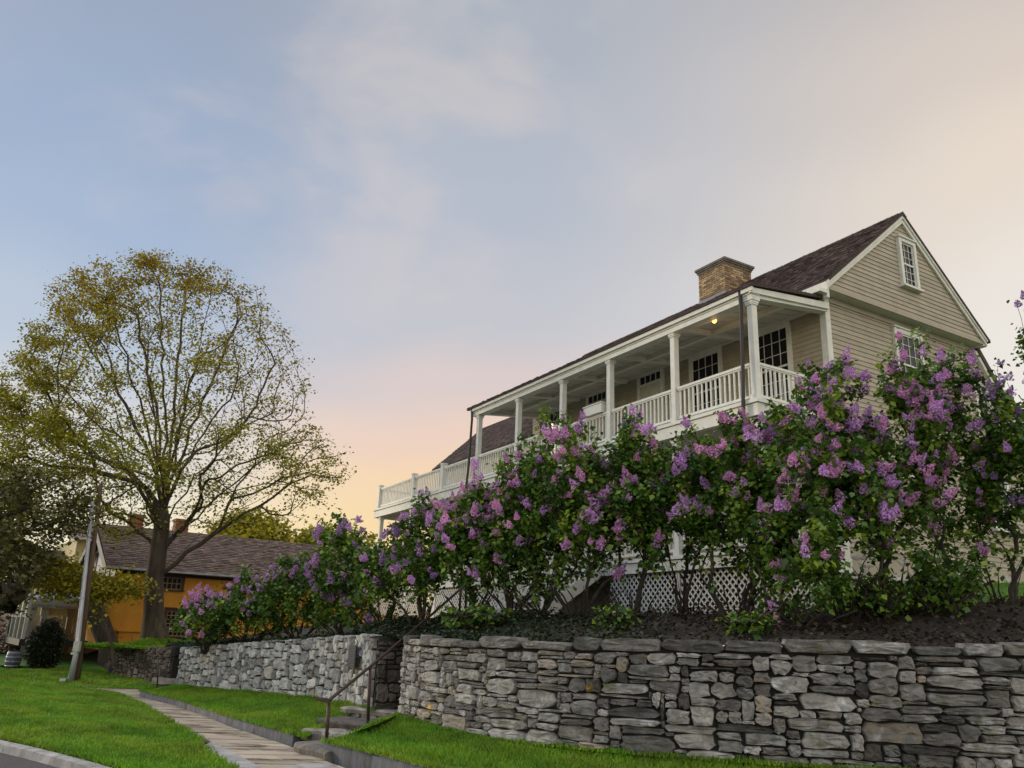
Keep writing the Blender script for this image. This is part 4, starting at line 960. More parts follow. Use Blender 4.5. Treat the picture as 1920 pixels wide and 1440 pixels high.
b = MB(); b.poly([(-.02, 0, ez-.9), (-.02, 7.5, ez-.9), (-.02, 7.5, ez), (-.02, 3.75, rz_-.2), (-.02, 0, ez)]); b.build('gable', M['palewhite'], YR)
b = MB()
for k, y in enumerate((1.3, 2.6, 4.9, 6.2)): b.box(-.06, -.021, y-.25, y+.25, ez-.6, ez+.7)
b.build('gable_louvre', M['darktrim'], YR)
def vb_(b):
    for a, c in (((-.5, ez-.2), (3.75, rz_)), ((8.0, ez-.2), (3.75, rz_))):
        b.hexa([(-.5, a[0], a[1]-.35), (-.5, c[0], c[1]-.35), (-.455, c[0], c[1]-.35), (-.455, a[0], a[1]-.35), (-.5, a[0], a[1]), (-.5, c[0], c[1]), (-.455, c[0], c[1]), (-.455, a[0], a[1])])
b = MB(); vb_(b); b.build('barge_board', M['darktrim'], YR)
b = MB(); b.box(-.45, 15.4, -.6, -.5, ez-.28, ez-.19); b.build('gutter', M['galv'], YR)
b = MB(); b.box(-.02, 15, -.04, -.001, ez-.42, ez-.05); b.build('frieze', M['browntrim'], YR)
for (x_, z_) in ((.9, rz_-.6), (3.0, rz_-.6)):
    b = MB(); b.box(x_, x_+.6, 3.6, 4.2, z_, z_+1.35); b.box(x_-.05, x_+.65, 3.55, 4.25, z_+1.22, z_+1.3501); b.build('chimney', M['redbrick'], yr)
def ywin(x0, x1, z0, z1, cols, rows_):
    window(0.02, x0, x1, z0, z1, cols, rows_, 'v', tw=.13, parent=YR, mt='browntrim', sill=True)
    b = MB()
    for k in range(cols+1): x = x0+(x1-x0)*k/cols; b.box(x-.018, x+.018, -.045, -.028, z0, z1)
    for k in range(rows_*2+1): z = z0+(z1-z0)*k/(rows_*2); b.box(x0, x1, -.047, -.029, z-.018, z+.018)
    b.build('muntin', M['tan'], YR)
def yloc(x, y):
    n_ = np.array([-math.sin(R(35)), math.cos(R(35)), 0]); d_ = _ray(x, y); t_ = (YH0-EYE)@n_/(d_@n_); p = EYE+d_*t_-YH0; return p@np.array([math.cos(R(35)), math.sin(R(35)), 0]), p[2]
a = yloc(306, 1082); c = yloc(338, 1106); ywin(a[0], c[0], c[1], a[1], 4, 1)
a = yloc(314, 1146); c = yloc(346, 1193); ywin(a[0], c[0], c[1], a[1], 5, 3)
a = yloc(222, 1184); c = yloc(272, 1210)
b = MB(); b.box(a[0], c[0], -.10, -.001, c[1]-.2, a[1]); b.box(a[0]-.1, c[0]+.1, -.16, -.001, a[1]+.001, a[1]+.06); b.build('bulkhead_door', M['yellow'], YR)
b = MB(); b.box((a[0]+c[0])/2-.012, (a[0]+c[0])/2+.012, -.115, -.101, c[1]-.2, a[1]); [b.box(x_-.05, x_+.05, -.125, -.101, zz, zz+.04) for x_ in (a[0]+.15, c[0]-.15) for zz in (a[1]-.25, a[1]-.75)]; b.build('hinge', M['tan'], YR)
# side porch of the ochre house
b = MB(); b.box(-3.0, -.5, .5, 7, gz0+.1, gz0+.35); b.build('porch_floor', M['darktrim'], YR)
for y in (.6, 2.2, 3.8, 5.4, 6.9):
    b = MB(); b.box(-2.95, -2.83, y-.06, y+.06, gz0+.35, ez-1.0); b.build('porch_post', M['palewhite'], YR)
b = MB(); b.box(-2.92, -2.86, .6, 6.9, gz0+1.2, gz0+1.28)
for k in range(40): y = .7+k*.155; b.box(-2.905, -2.875, y-.02, y+.02, gz0+.4, gz0+1.2)
b.build('porch_railing', M['darktrim'], YR)
b = MB(); b.hexa([(-3.3, .1, ez-1.05), (0, .1, ez-.7), (0, 7.4, ez-.7), (-3.3, 7.4, ez-1.05), (-3.3, .1, ez-.9), (0, .1, ez-.55), (0, 7.4, ez-.55), (-3.3, 7.4, ez-.9)]); b.build('porch_roof', M['darktrim'], YR)

# pale yellow house further back
VH = at(150, 1250, 44.); VH = np.array([VH[0], 44., 0]); VR = empty('pale_yellow_house', tuple(VH), R(35)); tag(VR, 'tall pale yellow house with a columned porch behind the leaning dark tree', 'house')
tz_ = at(150, 1010, 44.)[2]
b = MB(); b.box(-1.2, 2.4, 0, 8, 0, tz_); b.box(-2.6, -1.2, .5, 8, 0, tz_-2.0); b.build('wall', M['paleyellow'], VR)
b = MB()
b.hexa([(-1.7, -.5, tz_-.05), (2.8, -.5, tz_-.05), (2.8, 4, tz_+.9), (-1.7, 4, tz_+.9), (-1.7, -.5, tz_+.08), (2.8, -.5, tz_+.08), (2.8, 4, tz_+1.05), (-1.7, 4, tz_+1.05)])
b.hexa([(-2.9, .2, tz_-2), (-1.2, .2, tz_-2), (-1.2, 4, tz_-.6), (-2.9, 4, tz_-.6), (-2.9, .2, tz_-1.85), (-1.2, .2, tz_-1.85), (-1.2, 4, tz_-.45), (-2.9, 4, tz_-.45)]); b.build('roof', M['shingle2'], VR)
b = MB(); b.box(-1.75, 2.85, -.6, -.5, tz_-.15, tz_+.05); b.build('cornice', M['palewhite'], VR)
for (x0, x1, z0, z1) in ((.2, 1.1, tz_-2.6, tz_-.9), (1.4, 2.1, tz_-2.6, tz_-.9), (.2, 1.1, 1.4, 3.2)): window(0.02, x0, x1, z0, z1, 2, 1, 'v', tw=.14, parent=VR, mt='palewhite')
PZ = at(80, 1140, 41.)[2]
b = MB(); b.box(-3.0, 1.2, -3.0, 0, .55, .75); b.build('porch_floor', M['tan'], VR)
b = MB(); b.hexa([(-3.3, -3.3, PZ), (1.5, -3.3, PZ), (1.2, 0, PZ+.7), (-3.0, 0, PZ+.7), (-3.3, -3.3, PZ+.12), (1.5, -3.3, PZ+.12), (1.2, 0, PZ+.82), (-3.0, 0, PZ+.82)]); b.build('porch_roof', M['galv'], VR)
for x_ in (-2.9, -2.4, -1.3, -.6, .2, 1.0):
    b = MB(); b.box(x_-.11, x_+.11, -3.0, -2.78, 0, PZ); b.box(x_-.16, x_+.16, -3.05, -2.73, PZ-.35, PZ-.002); b.box(x_-.16, x_+.16, -3.05, -2.73, 0.001, 1.2); b.build('porch_post', M['tan'] if x_ > -2. else M['palewhite'], VR)
b = MB()
for x_ in (-1.85,):
    pts = [(x_+.36*math.cos(a_), PZ-1.3+.9*math.sin(a_)) for a_ in np.linspace(0, math.pi, 9)]
    for p, q in zip(pts[:-1], pts[1:]): b.bar((p[0], -2.9, p[1]), (q[0], -2.9, q[1]), .1, .12)
b.box(-2.3, -1.4, -2.93, -2.87, PZ-.32, PZ-.01); b.build('porch_arch', M['paleyellow'], VR)
b = MB(); b.box(-2.2, -1.5, -.06, -.01, .7, PZ-.6); b.build('door', M['darktrim'], VR)
b = MB(); b.box(-1.3, 1, -2.92, -2.86, 1.5, 1.58)
for k in range(14): x_ = -1.25+k*.165; b.box(x_-.025, x_+.025, -2.91, -2.87, .75, 1.5)
b.build('porch_railing', M['palewhite'], VR)
b = MB(); b.box(-3.0, 1.2, -3.02, -2.98, -.1, .56); b.build('porch_skirt', M['paleyellow'], VR)

# blue tarp between the houses, barrel by the porch
q = at(97, 1070, 52.); br = empty('blue_billboard', tuple((q[0], q[1], 0)), R(10)); tag(br, 'bright blue board seen between the trees left of the pale yellow house', 'board')
b = MB(); b.box(-.75, .75, -.02, .02, q[2]-.55, q[2]+.55); b.build('panel', M['blue'], br)
for x_ in (-.6, .6): b = MB(); b.box(x_-.05, x_+.05, .021, .12, -.2, q[2]+.5); b.build('post', M['palewhite'], br)
q = onz(22, 1252, -.1); br = empty('barrel', tuple(q)); tag(br, 'dark grey barrel with metal hoops on the grass at the left edge', 'barrel')
s_ = 1.0
b = MB(); b.lathe((0, 0, 0), [(.36, 0), (.43, .25), (.46, .5), (.43, .75), (.36, 1.0), (.34, 1.0), (.34, .95)], 20); b.build('staves', M['barrel'], br, True)
br.scale = (.62, .62, .62)
for z in (.12, .38, .64, .88): b = MB(); rr2 = .47-abs(z-.5)*.17; b.lathe((0, 0, z), [(rr2, -.03), (rr2+.01, 0), (rr2, .03)], 20); b.build('hoop', M['galv'], br, True)

# utility pole with its white conduit
pb = onz(133, 1279, -.1); pt_ = at(181, 905, pb[1]+.3); ur = empty('utility_pole', tuple(pb)); tag(ur, 'leaning brown wooden utility pole with a white conduit and meter box, on the grass', 'utility pole')
d_ = pt_-pb
b = MB(); b.tube([(.10, .2, -.2), tuple(d_+[.06, .2, 0])], [.085, .06], 12); b.build('pole', M['polewood'], ur, True)
cd = at(174, 940, pb[1])-pb
b = MB(); b.tube([(-.02, 0, -.1), (0, 0, .9), cd], [.10, .075, .055], 10); b.build('conduit', M['galv'], ur, True)
for f in (.15, .45, .8): b = MB(); p = cd*f; b.tube([tuple(p-[0, 0, .03]), tuple(p+[0, 0, .03])], .10, 10); b.build('clamp', M['galv'], ur)
q = at(146, 1212, pb[1])-pb; b = MB(); b.box(q[0]-.09, q[0]+.09, -.12, .02, q[2]-.15, q[2]+.15); b.build('meter_box', M['palewhite'], ur)
b = MB(); b.box(-.3, -.12, -.12, .1, -.1, .1); b.build('ground_box', M['galv'], ur)

# ------------------------------------------------------------------ trees
def in_poly(P, x, y):
    P = np.array(P, float); n = len(P); c = np.zeros(len(x), bool); j = n-1
    for i in range(n):
        cond = ((P[i, 1] > y) != (P[j, 1] > y)) & (x < (P[j, 0]-P[i, 0])*(y-P[i, 1])/(P[j, 1]-P[i, 1]+1e-12)+P[i, 0]); c ^= cond; j = i
    return c
def crown_pts(poly, Y, depth, n, hollow=0.):
    """points in a crown of real depth: outline given as seen, the third dimension rounded"""
    P = np.array(poly, float); c = P.mean(0); out_ = []
    while len(out_) < n:
        x = rng.uniform(P[:, 0].min(), P[:, 0].max(), n*3); y = rng.uniform(P[:, 1].min(), P[:, 1].max(), n*3); k = in_poly(P, x, y); x, y = x[k], y[k]
        # closeness to the outline by shrinking the polygon
        r = np.ones(len(x)); 
        for s in np.linspace(1, .1, 10):
            r[in_poly(c+(P-c)*s, x, y)] = s
        if hollow: kk = rng.random(len(x)) < (1-hollow)+hollow*r; x, y, r = x[kk], y[kk], r[kk]
        dz = depth*np.sqrt(np.maximum(.03, 1-r**2))*rng.uniform(-1, 1, len(x))
        for a, b_, d in zip(x, y, dz): out_.append(at(a, b_, Y+d))
    return np.array(out_[:n])
def make_tree(name, label, cat, root_pts, targets, mleaf, nl, size, mb_=None, bf=.3, seg=.5, ang=.7, rtip=.008, expo=.5, spread=.35, flare=None, hue=None, group=None, tipshare=1., sortc=None, wide=.42, curve=.35):
    base = np.array(root_pts[0][0]); tr = empty(name, tuple(base)); tag(tr, label, cat, group)
    roots = [[np.array(p)-base for p in ch] for ch in root_pts]; T_ = targets-base
    c = roots[0][-1] if sortc is None else sortc-base; T_ = T_[np.argsort(np.linalg.norm(T_-c, axis=1)+rng.normal(size=len(T_))*.25)]
    PP, PA, TT, LL, tips = grow(roots, T_, bf, seg, ang, curve)
    limb_mesh('trunk', PP, PA, TT, mb_ or M['bark'], tr, rtip, expo, flare=flare)
    # leaves cluster on the last metre of each twig
    n_ = int(nl); idx = rng.choice(tips, n_); back = rng.integers(0, 3, n_)
    for _ in range(3):
        mv = (back > 0) & (PA[idx] >= 0); idx = np.where(mv, PA[idx], idx); back = back-1
    cpos = PP[idx]+np.clip(rng.normal(size=(n_, 3)), -2, 2)*spread*np.array([1, 1, .7])
    leaves('crown', cpos, size, mleaf, tr, hue=None if hue is None else hue(cpos+base), wide=wide)
    return tr
# the big elm-like tree
TY = 31.
poly = [(238, 478), (310, 478), (340, 492), (405, 486), (450, 520), (500, 560), (540, 625), (578, 680), (572, 760), (600, 815), (662, 852), (640, 905), (600, 950), (545, 985), (420, 985), (330, 1000), (230, 1010), (120, 1010), (30, 960), (-30, 900), (-70, 820), (-30, 740), (10, 690), (60, 620), (95, 540), (160, 500)]
tg_ = crown_pts(poly, TY, 5.2, 1500, hollow=.55)
tb = at(290, 1206, TY); tk = [at(x_, y_, TY) for x_, y_ in ((290, 1206), (288, 1150), (289, 1090), (296, 1040), (302, 1000), (305, 965))]
limbs = [(305, 965, [(318, 900, 0), (340, 800, -.6), (352, 700, -1), (350, 610, -1)]), (302, 985, [(285, 930, .4), (262, 860, .8), (255, 770, 1), (240, 680, 1.4)]), (305, 965, [(310, 890, 1), (305, 790, 1.6), (318, 690, 2)]), (302, 985, [(350, 900, 0), (395, 800, -.5), (430, 700, -.5)]),
         (302, 1000, [(260, 960, -.6), (225, 890, -1.5), (180, 800, -2)]), (305, 970, [(330, 880, 1.5), (365, 760, 2.5), (400, 660, 3)]), (300, 1010, [(250, 990, 0), (190, 950, 0), (110, 880, 0)]), (300, 1020, [(350, 985, .5), (420, 950, 1), (500, 905, 1)]), (290, 1050, [(345, 1010, -.5), (400, 980, -1), (470, 940, -1.5)])]
roots = [tk]
def flare_big(P, r):
    z = P[:, 2]; rr_ = r.copy(); rr_[:len(tk)] = np.linspace(.36, .27, len(tk)); rr_[len(tk):] = np.minimum(rr_[len(tk):], .19); k = np.clip(1-z/1.2, 0, 1); return rr_+np.where(z < 1.2, .16*k**2, 0)
base_ = np.array(tk[0])
tr = empty('shade_tree', tuple(base_)); tag(tr, 'tall spreading shade tree in thin yellow-green spring leaf by the ochre house', 'tree')
rt_ = [[np.array(p)-base_ for p in tk]]
# long limbs fanning out of the top of the trunk, each a smooth rising curve
ends = [((60, 860), 5, -1.), ((20, 760), 4, .8), ((85, 690), 4, -2.), ((130, 590), 5, 1.2), ((190, 540), 5, -1.), ((240, 520), 5, 2.), ((300, 530), 5, -.5), ((345, 540), 5, 1.5), ((400, 540), 5, -1.5), ((450, 590), 5, .6), ((500, 650), 5, -1.8), ((520, 740), 4, 1.5), ((540, 830), 3, -.5), ((600, 880), 2, .8), ((480, 930), 2, -1.5), ((150, 930), 3, 1.8), ((270, 620), 4, -3.), ((360, 640), 5, 3.2)]
chains = []
for (ex_, ey_), k0, dz in ends:
    p0 = np.array(tk[k0]); p3 = at(ex_, ey_, TY+dz); d = p3-p0; L_ = np.linalg.norm(d)
    c1_ = p0+np.array([d[0]*.18, d[1]*.25, L_*.34*(.55 if k0 < 4 else 1)]); c2_ = p0+d*.62+np.array([0, 0, L_*.04]); ch = []
    m_ = int(L_/.55)
    for q in range(1, m_+1):
        t_ = q/m_; ch.append(((1-t_)**3*p0+3*(1-t_)**2*t_*c1_+3*(1-t_)*t_*t_*c2_+t_**3*p3)+rng.normal(size=3)*.05)
    chains.append((k0, ch))
T2 = tg_-base_; T2 = T2[np.argsort(np.linalg.norm(T2-rt_[0][-1], axis=1)+rng.normal(size=len(T2))*.3)]
PP, PA, TT, LL, tips = grow(rt_, T2, .06, .45, 1.6, .3, .03, chains=[(k0, [q-base_ for q in ch]) for k0, ch in chains])
limb_mesh('trunk', PP, PA, TT, M['bark'], tr, .0095, .50, flare=flare_big)
T1 = []
nl = 60000; idx = rng.choice(tips[len(T1):], nl)
side = np.array([px(PP[i]+base_)[0] for i in tips[len(T1):]]); pr_ = np.clip(1.35-side/520, .35, 1.3); hgt_ = PP[tips[len(T1):]][:, 2]; pr_ = pr_*np.clip((hgt_-3.2)/3., .25, 1)*np.clip(.6+.9*pnoise(PP[tips][:, 0]*1.2, PP[tips][:, 2]*1.3, 1.), .08, 2); idx = rng.choice(tips[len(T1):], nl, p=pr_/pr_.sum())
mv = rng.random(nl) < .4; idx = np.where(mv & (PA[idx] >= 0), PA[idx], idx)
cp = PP[idx]+np.clip(rng.normal(size=(nl, 3)), -1.8, 1.8)*.24*np.array([1, 1, .55])
hu = np.clip(.15+(PP[idx][:, 2]-5)/14+rng.normal(size=nl)*.25, 0, 1)
leaves('crown', cp, .105, M['treeleaf'], tr, hue=hu, wide=.4)

# the darker leaning tree at the left
poly = [(-120, 880), (-20, 860), (60, 880), (120, 900), (175, 930), (190, 975), (150, 990), (105, 1005), (80, 1060), (55, 1110), (10, 1150), (-60, 1160), (-140, 1120)]
Y2 = 27.; tg2 = crown_pts(poly, Y2, 2.6, 520, .3)
base2 = onz(208, 1250, -.0); Y2b = base2[1]
tk2 = [base2, at(205, 1215, Y2b), at(186, 1165, Y2b), at(168, 1130, Y2b-.2), at(150, 1095, Y2b-.4), at(130, 1060, Y2b-.6)]
make_tree('leaning_tree', 'dark leaning tree with crooked trunk at the left behind the utility pole', 'tree', [tk2], tg2, M['treeleaf2'], 11500, .13, bf=.12, seg=.4, rtip=.014, expo=.5, spread=.28, flare=lambda P, r: r+np.where(P[:, 2] < 2.6, .17, 0)+np.where(P[:, 2] < .7, .12, 0))
# low yellow-green bough of the same kind in front
poly = [(50, 1065), (120, 1050), (160, 1075), (235, 1070), (280, 1085), (275, 1115), (220, 1120), (150, 1118), (70, 1110)]
tg3 = crown_pts(poly, 29.0, 1.3, 150); b3 = at(214, 1246, 28.6)
make_tree('young_tree', 'thin young tree with low bright yellow-green leaves behind the utility pole', 'tree', [[b3, at(207, 1200, b3[1]), at(188, 1150, b3[1]-.1), at(176, 1110, b3[1]-.2)]], tg3, M['goldleaf'], 4600, .12, rtip=.006, spread=.26, bf=.2)
# far left green mass, golden tree beyond the roof, others
def simple_tree(name, label, poly, Y, dep, nt_, nl_, size, mleaf, base_px, **k):
    tg = crown_pts(poly, Y, dep, nt_, .3); P = np.array(poly, float); cx = P[:, 0].mean(); bp = at(base_px[0], base_px[1], Y); top = at(cx, P[:, 1].max()-10, Y)
    return make_tree(name, label, 'tree', [[bp, bp*.5+top*.5, top]], tg, mleaf, nl_, size, **k)
simple_tree('golden_tree', 'golden-green tree rising just beyond the ochre house roof', [(395, 1000), (430, 975), (470, 962), (510, 975), (540, 1005), (560, 1030), (500, 1060), (400, 1050)], 60, 4, 200, 15000, .3, M['goldleaf'], (470, 1120), spread=.5, rtip=.02, seg=1.)
simple_tree('evergreen_tree', 'dark green tree filling the far left edge behind the pale house', [(-160, 900), (-60, 850), (40, 900), (60, 1000), (70, 1120), (40, 1180), (-160, 1180)], 56, 5, 260, 9500, .34, M['treeleaf2'], (-40, 1230), spread=.6, rtip=.02, seg=1.)
for k, (lab, poly, Y) in enumerate((('row of distant trees beyond the pale house', [(40, 1120), (100, 1090), (160, 1100), (200, 1140), (200, 1200), (40, 1200)], 75), ('low distant tree seen under the big tree, right of the ochre roof', [(560, 1010), (600, 1000), (680, 1010), (700, 1060), (640, 1100), (560, 1090)], 62))):
    simple_tree('distant_tree', ['pale green distant tree low between the two yellow houses', lab][k], poly, Y, 4, 120, 9000, .4, M['treeleaf'], (np.mean([p[0] for p in poly]), 1190), spread=.7, rtip=.02, seg=1.5)
simple_tree('blossom_shrub', 'cream blossoming shrub at the far left edge beside the barrel', [(-60, 1160), (0, 1150), (40, 1165), (48, 1200), (42, 1240), (-60, 1240)], 41, 1.5, 160, 16000, .12, M['blossom'], (0, 1252), spread=.3, rtip=.012)
def shrub(cx, cy, Y, rx, rz, lab, n_=9000):
    p = at(cx, cy, Y); o = empty('round_shrub', tuple((p[0], p[1], -.1))); tag(o, lab, 'shrub')
    u_ = rng.normal(size=(n_, 3)); u_ /= np.linalg.norm(u_, axis=1)[:, None]; r_ = rng.uniform(.6, 1.05, (n_, 1))*(1+.12*pnoise(u_[:, 0]*4, u_[:, 2]*4)[:, None])
    c = u_*r_*np.array([rx, rx, rz])+[0, 0, p[2]+.1]; leaves('foliage', c, .10, M['leafd'], o, wide=.25)
    b = MB()
    for k in range(7): a_ = k*.9; b.tube([(0, 0, -.05), (.12*math.cos(a_), .12*math.sin(a_), p[2]*.5), (.5*rx*math.cos(a_), .5*rx*math.sin(a_), p[2]+.3)], [.035, .025, .012], 5)
    b.build('stem', M['bark'], o, True)
shrub(86, 1210, 33., .62, .95, 'dark rounded evergreen shrub in front of the pale house porch')

# ------------------------------------------------------------------ lilacs
def flower_mesh(k, m):
    """a panicle: small four-petalled florets packed round a cone, two lobes on some"""
    rs = np.random.default_rng(100+k); V = []; Fc = []; T_ = []; Hh = []; lobes = [(0, 0, 1.)] if k % 3 else [(-.35, 0, .85), (.35, .1, .8)]
    for (lx, ly, ls) in lobes:
        n_ = int(120*ls)
        for i in range(n_):
            z = rs.random()**1.1; r_ = (.46*(1-z)**.75*(.35+.65*min(1, z*5+.3)))*ls; a = rs.uniform(0, 2*math.pi)
            rr_ = r_*rs.uniform(.7, 1.12)
            p = np.array([rr_*math.cos(a)+lx*z, rr_*math.sin(a)+ly*z, z*ls*1.15]); nrm = np.array([math.cos(a), math.sin(a), .5])+rs.normal(size=3)*.45; nrm /= np.linalg.norm(nrm)
            x = np.cross(nrm, [.2, .1, 1.]); x /= np.linalg.norm(x); y = np.cross(nrm, x); s = .11*rs.uniform(.7, 1.2); th = rs.uniform(0, 1.5)
            x, y = x*math.cos(th)+y*math.sin(th), y*math.cos(th)-x*math.sin(th); b0 = len(V)
            V.append(p-nrm*s*.25)
            for q in range(8):
                an = q*math.pi/4; rad = s if q % 2 == 0 else s*.42; V.append(p+(x*math.cos(an)+y*math.sin(an))*rad+nrm*(s*.12 if q % 2 == 0 else 0))
            for q in range(4):
                Fc.append((b0, b0+1+(2*q-1) % 8, b0+1+2*q, b0+1+(2*q+1) % 8)); T_.append(rs.random()); Hh.append(min(1, max(0, rs.normal(.3, .3))))
    me = bpy.data.meshes.new('flower_cluster'); me.from_pydata([tuple(q) for q in V], [], Fc); me.materials.append(m)
    a = me.attributes.new('tint', 'FLOAT', 'FACE'); a.data.foreach_set('value', np.array(T_, np.float32)); a = me.attributes.new('hue', 'FLOAT', 'FACE'); a.data.foreach_set('value', np.array(Hh, np.float32))
    return me
FM = {k: [flower_mesh(q, M[k]) for q in range(6)] for k in ('lilac', 'lilac2', 'lilac3')}
def lilac(cx, by, Y, hw, top, bot, nleaf, nfl, lab, dep=.85, kinds=('lilac', 'lilac2'), flo=.25, fsz=.17, nst=10, lsz=.08, tall=None, group='lilac bushes along the top of the walls', seedj=0):
    nleaf = int(nleaf*.74); fsz = fsz*.80; bot = min(by-18, bot+48); nfl = int(nfl*1.05)
    b_ = at(cx, by, Y); gx_, gy_ = b_[0], b_[1]; gz_ = ground_at(gx_, gy_)-.03; base = np.array([gx_, gy_, gz_])
    zt = at(cx, top, Y)[2]-gz_-.27; zb = max(.12, at(cx, bot, Y)[2]-gz_); W_ = hw*Y/F_PX
    o = empty('lilac_bush', tuple(base)); tag(o, lab, 'lilac bush', group)
    n_ = 240; pts = []; by_mid = (by+top)/2; lean_ = .75*(at(cx, by_mid, Y)[0]-gx_)/max(.3, at(cx, by_mid, Y)[2]-gz_)
    lob = [(rng.uniform(-.75, .75)*W_, rng.uniform(-.5, .5)*dep, rng.uniform(.55, 1.)) for _ in range(7)]+[(0, 0, 1.)]
    while len(pts) < n_:
        x = rng.uniform(-1, 1); y = rng.uniform(-1, 1)
        if x*x+y*y > 1: continue
        x *= W_; y *= dep
        h = max(l[2]*(1-.5*(((x-l[0])/(.55*W_+.15))**2+((y-l[1])/(.7*dep))**2)) for l in lob)
        if h < .25: continue
        ht = zb+(zt-zb)*min(1, h)
        lobe_b = zb*(1+.22*math.sin(x*7+cx)+.15*math.sin(y*9+cx)); z = lobe_b+(ht-lobe_b)*rng.random()**.75
        if rng.random() < .07: z = ht+(zt-zb)*rng.uniform(.0, .12)
        pts.append((x+lean_*z, y, z))
    pts = np.array(pts); roots = []
    for k in range(nst):
        a = rng.uniform(0, 6.28); r_ = rng.uniform(.04, .26); dx, dy = r_*math.cos(a), r_*math.sin(a)
        h1 = max(.35, zb*.75); e = rng.uniform(.3, 1.)
        roots.append([(0, 0, -.08), (dx, dy, .0), (dx*1.3+rng.normal()*.03, dy*1.3, h1*.33), (dx*1.8+math.cos(a)*.12*e, dy*1.8+math.sin(a)*.1*e, h1*.68), (dx*2.2+math.cos(a)*.3*e+lean_*h1, dy*2.+math.sin(a)*.22*e, h1)])
    pts = pts[np.argsort(pts[:, 2]+np.hypot(pts[:, 0], pts[:, 1])*.4)]
    PP, PA, TT, LL, tips = grow(roots, pts, .12, .16, 1.0, .35, .015)
    limb_mesh('stem', PP, PA, TT, M['stem'], o, .0042, .52, k1=7, k2=3, flare=lambda P, r: r+np.where(P[:, 2] < .5, .012, 0))
    wt_ = (rng.random(len(tips))**1.6+.05)*np.clip(.30+1.5*(PP[tips][:, 2]-zb)/(zt-zb), .22, 1); idx = rng.choice(tips, nleaf, p=wt_/wt_.sum()); mv = rng.random(nleaf) < .5; idx = np.where(mv & (PA[idx] >= 0), PA[idx], idx); mv = rng.random(nleaf) < .4; idx = np.where(mv & (PA[idx] >= 0), PA[idx], idx)
    bh = rng.uniform(0, 1, len(PP)); cpos = PP[idx]+np.clip(rng.normal(size=(nleaf, 3)), -1.9, 1.9)*.075
    leaves('foliage', cpos, lsz, M['leaf'], o, tint=np.clip(bh[idx]*.6+rng.random(nleaf)*.5, 0, 1), hue=np.clip(.05+.9*bh[idx]**3+rng.normal(size=nleaf)*.15, 0, 1), droop=.45)
    # flower panicles at outer tips, mostly high and towards the light
    tp = PP[tips]; toward = -(tp[:, 1])/dep; hh = (tp[:, 2]-zb)/(zt-zb+1e-6); sc_ = hh*.95+.6*np.clip(toward, -1, 1)+.2*np.abs(tp[:, 0]-lean_*tp[:, 2])/W_+rng.normal(size=len(tp))*.5
    sel = np.argsort(-sc_)[:nfl]
    sel = np.concatenate([sel, sel[rng.random(len(sel)) < .55], sel[rng.random(len(sel)) < .2]])
    for k, i in enumerate(sel):
        q = tips[i]; p = PP[q]; d = TT[q]*.5+np.array([(p[0]-lean_*p[2])/W_*.4, -.45, .6])+rng.normal(size=3)*.42
        f = bpy.data.objects.new('flower_cluster', FM[kinds[int(rng.integers(len(kinds)))]][int(rng.integers(6))]); C.objects.link(f); f.parent = o
        f.location = tuple(p+np.array([0, -.05, .02])+(0 if k < nfl else 1)*rng.normal(size=3)*.07); f.rotation_mode = 'QUATERNION'; f.rotation_quaternion = Vector(d).to_track_quat('Z', 'X'); s = fsz*rng.uniform(.7, 1.35); f.scale = (s*1.12, s*1.12, s*rng.uniform(.75, 1.1))
    return o
